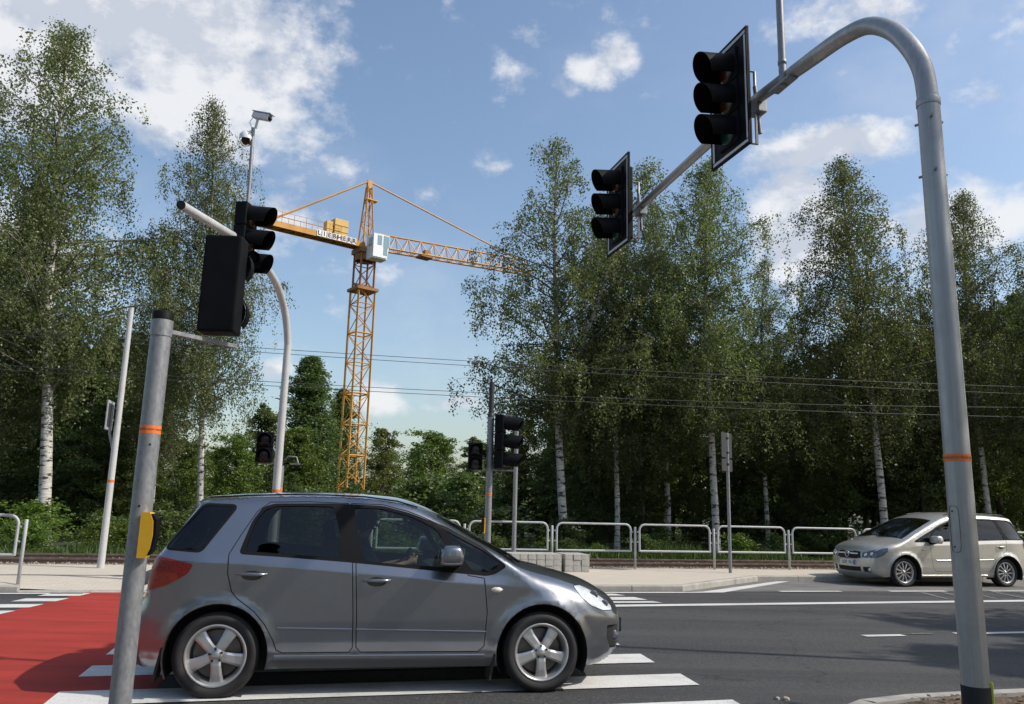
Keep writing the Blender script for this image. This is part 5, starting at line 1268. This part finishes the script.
    for i in range(7):
        y = -.17+.058*i
        if i == 3: continue
        m.box((3.4865, y, .478), (.003, .008, .07)); m.box((3.4865, y+.022, .478+rg.choice((-.03, 0, .03))), (.003, .03, .01)); 
        if rg.random() < .6: m.box((3.4865, y+.034, .478), (.0032, .008, .069))
    m.build('plate_characters', M['ink'], pl)
    m = MB(); m.box((3.4865, .235, .478), (.003, .04, .11)); m.build('plate_band', M['plate_blue'], pl)
    return root
beige_car()
# ------------------------------------------------------------------ trees
def leaves_mesh(name, P, size, mat, seed, droop=.5, aspect=.62):
    rs = np.random.RandomState(seed); n = len(P); P = np.asarray(P, float)
    d = rs.normal(size=(n, 3)); d[:, 2] -= droop*1.6; d /= np.linalg.norm(d, axis=1)[:, None]
    q = rs.normal(size=(n, 3)); s = np.cross(d, q); s /= np.linalg.norm(s, axis=1)[:, None]+1e-9
    L = size*rs.uniform(.65, 1.35, (n, 1)); a = P; b = P + d*L*.45 + s*L*aspect*.5; c = P + d*L; e = P + d*L*.45 - s*L*aspect*.5
    V = np.stack([a, b, c, e], 1).reshape(-1, 3); me = bpy.data.meshes.new(name)
    me.vertices.add(4*n); me.vertices.foreach_set('co', V.ravel()); me.loops.add(4*n); me.loops.foreach_set('vertex_index', np.arange(4*n, dtype=np.int32))
    me.polygons.add(n); me.polygons.foreach_set('loop_start', np.arange(0, 4*n, 4, dtype=np.int32)); me.update(calc_edges=True); me.materials.append(mat); return me
def bent(rng, p, d, L, n, wob, grav):
    pts = [p.copy()]; d = d.normalized(); st_ = L/n
    for i in range(n):
        d = (d + Vector((rng.gauss(0, wob), rng.gauss(0, wob), rng.gauss(0, wob)*.6 + grav))).normalized(); pts.append(pts[-1]+d*st_)
    return pts
def birch(name, seed, H, Rc, base, nleaf, tr=.16, fork=False, hang=1.0, prof=None, leafsize=.078, mat='birch_leaf', barkm='birch_bark'):
    rng = random.Random(seed); rs = np.random.RandomState(seed); m = MB(); LP = []
    K = 16; trunk = []; x = y = 0; lx, ly = rng.uniform(-.02, .02), rng.uniform(-.02, .02)
    for i in range(K+1):
        z = H*i/K*.985; trunk.append(Vector((x, y, z))); lx += rng.gauss(0, .018); ly += rng.gauss(0, .018); x += lx*H/K; y += ly*H/K
    rad = lambda u: tr*(1-u)**.75+.012
    m.tube(trunk, [rad(i/K)*(1.25 if i == 0 else 1) for i in range(K+1)], 10, 0)
    def at(u): f = u*K; i = min(K-1, int(f)); return trunk[i].lerp(trunk[i+1], f-i)
    if fork:
        p = at(.30); f2 = bent(rng, p, Vector((rng.uniform(-.3, .3), rng.uniform(-.3, .3), 1)), H*.58, 10, .05, .03); m.tube(f2, [rad(.3)*.8*(1-i/11)+.01 for i in range(11)], 8, 0)
    prof = prof or (lambda v: (.65+.35*min(1, v/.3))*max(.015, 1-v**1.9)**.85)
    nl = int(104*H/16); az = rng.uniform(0, 6)
    strands = []
    for i in range(nl):
        v = ((i+rng.random()*.8)/nl)**1.18; u = base + (1-base)*v*.985
        az += 2.4 + rng.gauss(0, .35); L = Rc*prof(v)*rng.uniform(.55, 1.2); el = R(rng.uniform(18, 55)) if v < .8 else R(rng.uniform(40, 72))
        src = at(u) if not (fork and rng.random() < .45 and u > .34) else f2[min(10, int((u-.3)/.6*10))]
        d = Vector((cos(az)*cos(el), sin(az)*cos(el), sin(el))); n = max(4, int(L/.35)); limb = bent(rng, src, d, L*1.15, n, .10, -.045)
        r0 = min(rad(u)*.42, .010+.011*L); m.tube(limb, [r0*(1-.85*k/n)+.003 for k in range(n+1)], 5, 1)
        for k in range(max(1, int(n*.25)), n+1):
            for q in range(2 + (k > n*.6)):
                a2 = rng.uniform(0, 6.28); d2 = (limb[k]-limb[k-1]).normalized()*.55 + Vector((cos(a2), sin(a2), rng.uniform(-.1, .5)))
                l2 = rng.uniform(.3, .75)*min(1, .45+L/4); tw = bent(rng, limb[k], d2, l2, 3, .15, -.18)
                if rng.random() < .5: m.tube(tw, [.006, .005, .004, .003], 3, 1, False)
                strands.append((tw, min(1, .12+L/2.2)))
                if rng.random() < .85*hang: strands.append((bent(rng, tw[-1], Vector((rng.gauss(0, .25), rng.gauss(0, .25), -1)), rng.uniform(.4, 1.7)*hang*min(1, .35+L/2.5), 6, .07, -.1), 1.7*min(1, .12+L/2.2)))
    tot = sum(len(s)*w for s, w in strands); 
    for s, w in strands:
        if rng.random() < .16: continue
        k = max(1, int(nleaf*len(s)*w/tot*rng.uniform(.5, 1.5))); S_ = np.array([tuple(p) for p in s]); f = rs.uniform(0, len(s)-1.001, k); i0 = f.astype(int); fr = (f-i0)[:, None]
        LP.append(S_[i0]*(1-fr)+S_[i0+1]*fr + rs.normal(0, .085, (k, 3)))
    P = np.concatenate(LP); return m.mesh('trunk', [M[barkm], M['twig_bark']]), leaves_mesh('crown', P, leafsize, M[mat], seed+1, .6)
def bushy(name, seed, H, Rc, base, nleaf, mat, leafsize=.14, tr=.13, barkm='dark_bark', lobes=40, column=False):
    """A broad tree: clumps of leaves round the ends of ascending limbs, uneven, with gaps."""
    rng = random.Random(seed); rs = np.random.RandomState(seed); m = MB(); K = 10; trunk = []; x = y = 0
    for i in range(K+1): trunk.append(Vector((x, y, H*.92*i/K))); x += rng.gauss(0, .05)*H/16; y += rng.gauss(0, .05)*H/16
    m.tube(trunk, [tr*(1-i/K)**.8+.012 for i in range(K+1)], 8, 0); LP = []; az = 0
    for i in range(lobes):
        v = (i+rng.random())/lobes; u = base+(1-base)*v; f = u*K; i0 = min(K-1, int(f)); src = trunk[i0].lerp(trunk[i0+1], f-i0); az += 2.4+rng.gauss(0, .4)
        if column: L = Rc*(.55+.45*min(1, v/.2))*(1-v**2.2)*rng.uniform(.6, 1.15)+.15; el = R(rng.uniform(55, 75))
        else: L = Rc*(.45+.55*min(1, v/.3))*sqrt(max(.02, 1-v**1.7))*rng.uniform(.5, 1.15); el = R(rng.uniform(5, 45)+30*v)
        d = Vector((cos(az)*cos(el), sin(az)*cos(el), sin(el))); n = 5; limb = bent(rng, src, d, L, n, .13, .0); m.tube(limb, [(.012+.014*L)*(1-.8*k/n) for k in range(n+1)], 5, 0)
        for c in range(rng.randint(4, 7)):
            k = rng.randint(2, n); cp = limb[k] + Vector((rng.gauss(0, .3), rng.gauss(0, .3), rng.gauss(0, .25)))*min(1.2, .3+L*.35); sp = rng.uniform(.16, .42)*min(1.3, .5+L*.3)
            kk = int(nleaf/(lobes*5.5)*rng.uniform(.4, 1.6)); q = rs.normal(0, 1, (kk, 3)); q /= np.maximum(.6, np.linalg.norm(q, axis=1))[:, None]**.6
            LP.append(np.array(cp)[None]+q*np.array([sp, sp, sp*.62]))
    P = np.concatenate(LP); P[:, 2] = np.maximum(P[:, 2], .05); return m.mesh('trunk', M[barkm]), leaves_mesh('crown', P, leafsize, M[mat], seed+1, .25)
def plant(name, meshes, loc, rz, scale, label, cat='tree', group=None):
    t = thing(name, label, cat, loc, rz, group); t.scale = scale
    for part, me in zip(('trunk' if cat == 'tree' else 'stem', 'crown' if cat == 'tree' else 'foliage'), meshes): o = bpy.data.objects.new(part, me); COL.objects.link(o); o.parent = t
    return t
rngT = random.Random(77)
B = [birch('b0', 1, 16, 3.2, .26, 96000, .15, False, 1.1), birch('b1', 2, 16, 2.6, .27, 84000, .12, False, 1.4), birch('b2', 3, 15, 3.2, .28, 90000, .13, True, 1.0), birch('b3', 4, 15, 2.8, .26, 80000, .11, False, 1.2), birch('b4', 9, 15.5, 3.0, .29, 88000, .12, False, 1.2)]
D = [bushy('d0', 21, 11, 2.6, .12, 19000, 'wood_leaf', .13), bushy('d1', 22, 12, 2.3, .18, 18000, 'mid_leaf', .13), bushy('d2', 23, 9, 2.9, .08, 15000, 'wood_leaf', .16)]
OL = bushy('o0', 24, 9, 2.6, .1, 13000, 'olive_leaf', .15); BR = bushy('g0', 25, 8, 2.8, .06, 14000, 'bright_leaf', .15)
PO = bushy('p0', 26, 14, 2.7, .04, 42000, 'poplar_leaf', .13, .16, 'dark_bark', 230, True)
SH = [bushy('s%d' % k, 31+k, 1.9, 1.1, .04, 3600, mt, .10, .03, 'dark_bark', 16) for k, mt in enumerate(('bright_leaf', 'wood_leaf', 'wood_leaf', 'bright_leaf'))]

def place_px(name, meshes, H, px_base, py_top, Y, label, width=1.0, px_top=None, cat='tree', group=None):
    """Stand a plant where its stem was seen, at distance Y, as tall as its top was seen."""
    yb = 520; b = pix(px_base, yb, Y); top = pix(px_top if px_top is not None else px_base, py_top, Y); k = top.z/H
    rz = rngT.uniform(0, 6.28); t = plant(name, meshes, (b.x, b.y, 0), rz, (k*width, k*width, k), label, cat, group)
    if px_top is not None: t.rotation_euler = (Vector((0, 0, 1)).rotation_difference(top-Vector((b.x, b.y, 0))).to_matrix() @ Matrix.Rotation(rz, 3, 'Z')).to_euler()
    return t
# the birches in front, one by one
place_px('birch_tree', B[0], 16.0, 46, 4, 24.5, 'tallest birch at far left with a thick white lower trunk', 1.05, 64)
place_px('birch_tree', B[3], 15.0, -22, 170, 25.5, 'birch cut by the left edge of the view', 1.1)
place_px('birch_tree', B[1], 16.0, 203, 94, 27, 'slender birch behind the left signal mast, its thin white trunk bare', .85, 197)
place_px('birch_tree', B[1], 16.0, 150, 260, 30, 'smaller birch between the two tall left birches', .9)
place_px('birch_tree', B[2], 15.0, 566, 138, 26.5, 'forked birch left of the far arm traffic light, beside the crane jib', 1.08, 552)
place_px('birch_tree', B[3], 15.0, 617, 200, 27.5, 'birch with dark trunk right behind the far arm traffic light', .95)
place_px('birch_tree', B[4], 15.5, 716, 152, 26.5, 'tall birch behind the narrow sign, below the near arm traffic light', 1.10)
place_px('birch_tree', B[3], 15.0, 668, 195, 29, 'birch between the two arm traffic lights', 1.0)
place_px('birch_tree', B[2], 15.0, 768, 255, 29.5, 'lower birch right of the tall birch behind the narrow sign', .9)
place_px('birch_tree', B[1], 16.0, 884, 140, 27, 'pointed birch with a clean white trunk above the beige car', 1.12)
place_px('birch_tree', B[4], 15.5, 990, 185, 28, 'birch right of the grey mast near the right edge', .95)
place_px('birch_tree', B[3], 15.0, 1075, 225, 27, 'birch cut by the right edge of the view', 1.15)
place_px('birch_tree', B[2], 15.0, 935, 285, 30, 'low birch partly hidden behind the grey mast', .8)
# poplars and broad trees in the gap round the crane
place_px('poplar_tree', PO, 14.0, 306, 346, 46, 'dense dark green poplar left of the crane mast', 1.75, 312)
place_px('poplar_tree', PO, 14.0, 332, 380, 88, 'shorter poplar touching the crane mast on its left', 1.5)
place_px('broadleaf_tree', OL, 9.0, 380, 424, 90, 'olive green tree just right of the crane mast foot', 1.15)
place_px('broadleaf_tree', BR, 8.0, 432, 430, 52, 'round light green tree in the gap left of the centre post', 1.35)
place_px('broadleaf_tree', D[2], 9.0, 258, 402, 42, 'dark green tree between the left mast and the poplar', 1.1)
place_px('broadleaf_tree', BR, 8.0, 292, 425, 40, 'mid green tree filling the gap under the poplar', 1.2)
place_px('broadleaf_tree', BR, 8.0, 232, 432, 33, 'bright green tree left of the left mast foot', 1.1)
place_px('broadleaf_tree', BR, 8.0, 185, 440, 31, 'bright green low tree behind the rear of the silver car', 1.0)
place_px('broadleaf_tree', D[0], 11.0, 412, 445, 60, 'dark tree between the olive tree and the round light green tree', 1.2)
place_px('broadleaf_tree', D[2], 9.0, 487, 440, 64, 'broad tree far behind the centre post', 1.8)
place_px('broadleaf_tree', D[2], 9.0, 380, 448, 98, 'broad tree far behind the crane mast, right of it', 1.8)
place_px('broadleaf_tree', D[2], 9.0, 330, 448, 99, 'broad tree far behind the crane mast, left of it', 1.8)
place_px('broadleaf_tree', D[1], 12.0, 470, 432, 46, 'dark tree behind the centre post', 1.3)
place_px('broadleaf_tree', OL, 9.0, 522, 415, 38, 'olive green tree behind the centre traffic light', 1.1)
place_px('broadleaf_tree', D[0], 11.0, 290, 470, 36, 'low dark tree behind the short signal post', 1.2)
place_px('broadleaf_tree', D[1], 12.0, 352, 455, 95, 'low dark tree at the foot of the crane mast', 1.3)
# the wood behind: rows of trees that look alike
GW = 'woodland trees behind the tram line'; LW = 'dark leafy woodland tree standing behind the tram line birches'
def wood():
    rows = [(33, [(-40, 300), (20, 330), (75, 345), (120, 330), (545, 340), (590, 300), (640, 290), (690, 300), (745, 300), (800, 335), (850, 300), (905, 290), (955, 300), (1010, 280), (1060, 260)]),
            (38, [(-10, 290), (50, 320), (100, 330), (150, 345), (570, 330), (615, 300), (665, 285), (720, 290), (775, 320), (830, 310), (880, 285), (930, 290), (985, 280), (1040, 265)]),
            (45, [(-60, 300), (0, 330), (70, 340), (130, 350), (560, 350), (600, 320), (650, 310), (700, 310), (760, 320), (815, 330), (870, 310), (930, 310), (990, 300), (1050, 290)]),
            (56, [(-30, 380), (40, 390), (110, 400), (170, 410), (215, 425), (270, 432), (450, 440), (510, 430), (560, 400), (620, 380), (690, 370), (760, 370), (830, 370), (900, 360), (970, 360), (1040, 350)]),
            (29.5, [(5, 400), (90, 395), (128, 410), (596, 380), (645, 370), (690, 375), (750, 380), (800, 385), (845, 375), (925, 370), (965, 365), (1030, 360)])]
    hs = (11.0, 12.0, 9.0); i = 0
    for Y, lst in rows:
        for px, py in lst:
            k = i % 3; place_px('woodland_tree', D[k], hs[k], px + rngT.uniform(-8, 8), py + rngT.uniform(-14, 18) + (30 if px > 540 else 10), Y + rngT.uniform(-1.5, 1.5), LW, rngT.uniform(.95, 1.3) if py < 395 else 1.5, group=GW); i += 1
wood()
def undergrowth():
    LB = 'bright leafy shrub at the edge of the wood behind the tram rails'; LD = 'dark leafy shrub in the shade of the wood behind the tram rails'
    for i in range(78):
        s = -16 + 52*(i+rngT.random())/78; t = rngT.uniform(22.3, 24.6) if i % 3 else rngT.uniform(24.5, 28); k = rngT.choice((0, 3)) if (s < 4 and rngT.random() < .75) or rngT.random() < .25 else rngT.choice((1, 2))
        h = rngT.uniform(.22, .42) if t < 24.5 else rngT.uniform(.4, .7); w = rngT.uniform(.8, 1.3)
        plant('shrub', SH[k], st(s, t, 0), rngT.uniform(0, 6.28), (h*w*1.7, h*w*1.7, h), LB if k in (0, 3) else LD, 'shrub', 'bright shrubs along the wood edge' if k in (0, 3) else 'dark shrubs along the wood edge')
    for i in range(46):
        s = -24 + 76*(i+rngT.random())/46; h = rngT.uniform(1.0, 1.7); plant('shrub', SH[rngT.choice((1, 2))], st(s, rngT.uniform(33, 52), 0), rngT.uniform(0, 6.28), (h*1.6, h*1.6, h), LD, 'shrub', 'dark shrubs along the wood edge')
    # grass and weeds: nobody could count them
    rs = np.random.RandomState(9); n = 34000; s = rs.uniform(-22, 40, n); t = 21.35 + np.abs(rs.normal(0, 1.3, n)); h = rs.uniform(.10, .42, n)*(1+.6*np.sin(s*1.3)*np.sin(s*.7))
    b = s[:, None]*np.array(U2)[None] + t[:, None]*np.array(N2)[None]; b[:, 2] = .03; a = rs.uniform(0, 6.28, n); w = rs.uniform(.012, .03, n)
    e = np.stack([np.cos(a)*w, np.sin(a)*w, 0*a], 1); tip = b + np.stack([rs.normal(0, .09, n), rs.normal(0, .09, n), h], 1)
    V = np.stack([b-e, b+e, tip], 1).reshape(-1, 3); me = bpy.data.meshes.new('grass'); me.vertices.add(3*n); me.vertices.foreach_set('co', V.ravel()); me.loops.add(3*n); me.loops.foreach_set('vertex_index', np.arange(3*n, dtype=np.int32)); me.polygons.add(n); me.polygons.foreach_set('loop_start', np.arange(0, 3*n, 3, dtype=np.int32)); me.update(calc_edges=True)
    me.materials.append(M['grass_blade']); o = bpy.data.objects.new('grass', me); COL.objects.link(o); tag(o, 'green grass and weeds growing along the far side of the tram rails', 'grass', kind='stuff')
undergrowth()
# trees beside the near pavement, right of the frame: they shade the mast and the road
for x, y, H, k, w, lab in ((11.0, 3.0, 13.5, 0, .75, 'leafy tree beyond the right edge shading the grey mast'), (17.0, 7.2, 13.0, 1, 1.3, 'leafy tree beyond the right edge whose shadow lies on the road'), (18.6, 9.6, 13.0, 0, 1.35, 'second leafy tree beyond the right edge further along the kerb')):
    h0 = (11.0, 12.0)[k]; plant('broadleaf_tree', D[k], (x, y, 0), x, (w*H/h0, w*H/h0, H/h0), lab)
# unseen trees added behind the viewer to darken the reflections in the car
for i, (x, y) in enumerate(((-22, -14), (-15, -17), (-8, -13), (-1, -18), (6, -14), (13, -16), (20, -12), (27, -10), (-30, -8), (-3, -26), (10, -25), (-18, -26))):
    k = i % 3; h0 = (11.0, 12.0, 9.0)[k]; H = rngT.uniform(10, 14); plant('woodland_tree', D[k], (x, y, 0), i*1.3, (H/h0*1.25, H/h0*1.25, H/h0), 'unseen leafy tree added behind the viewer to darken reflections', group='trees added behind the viewer')
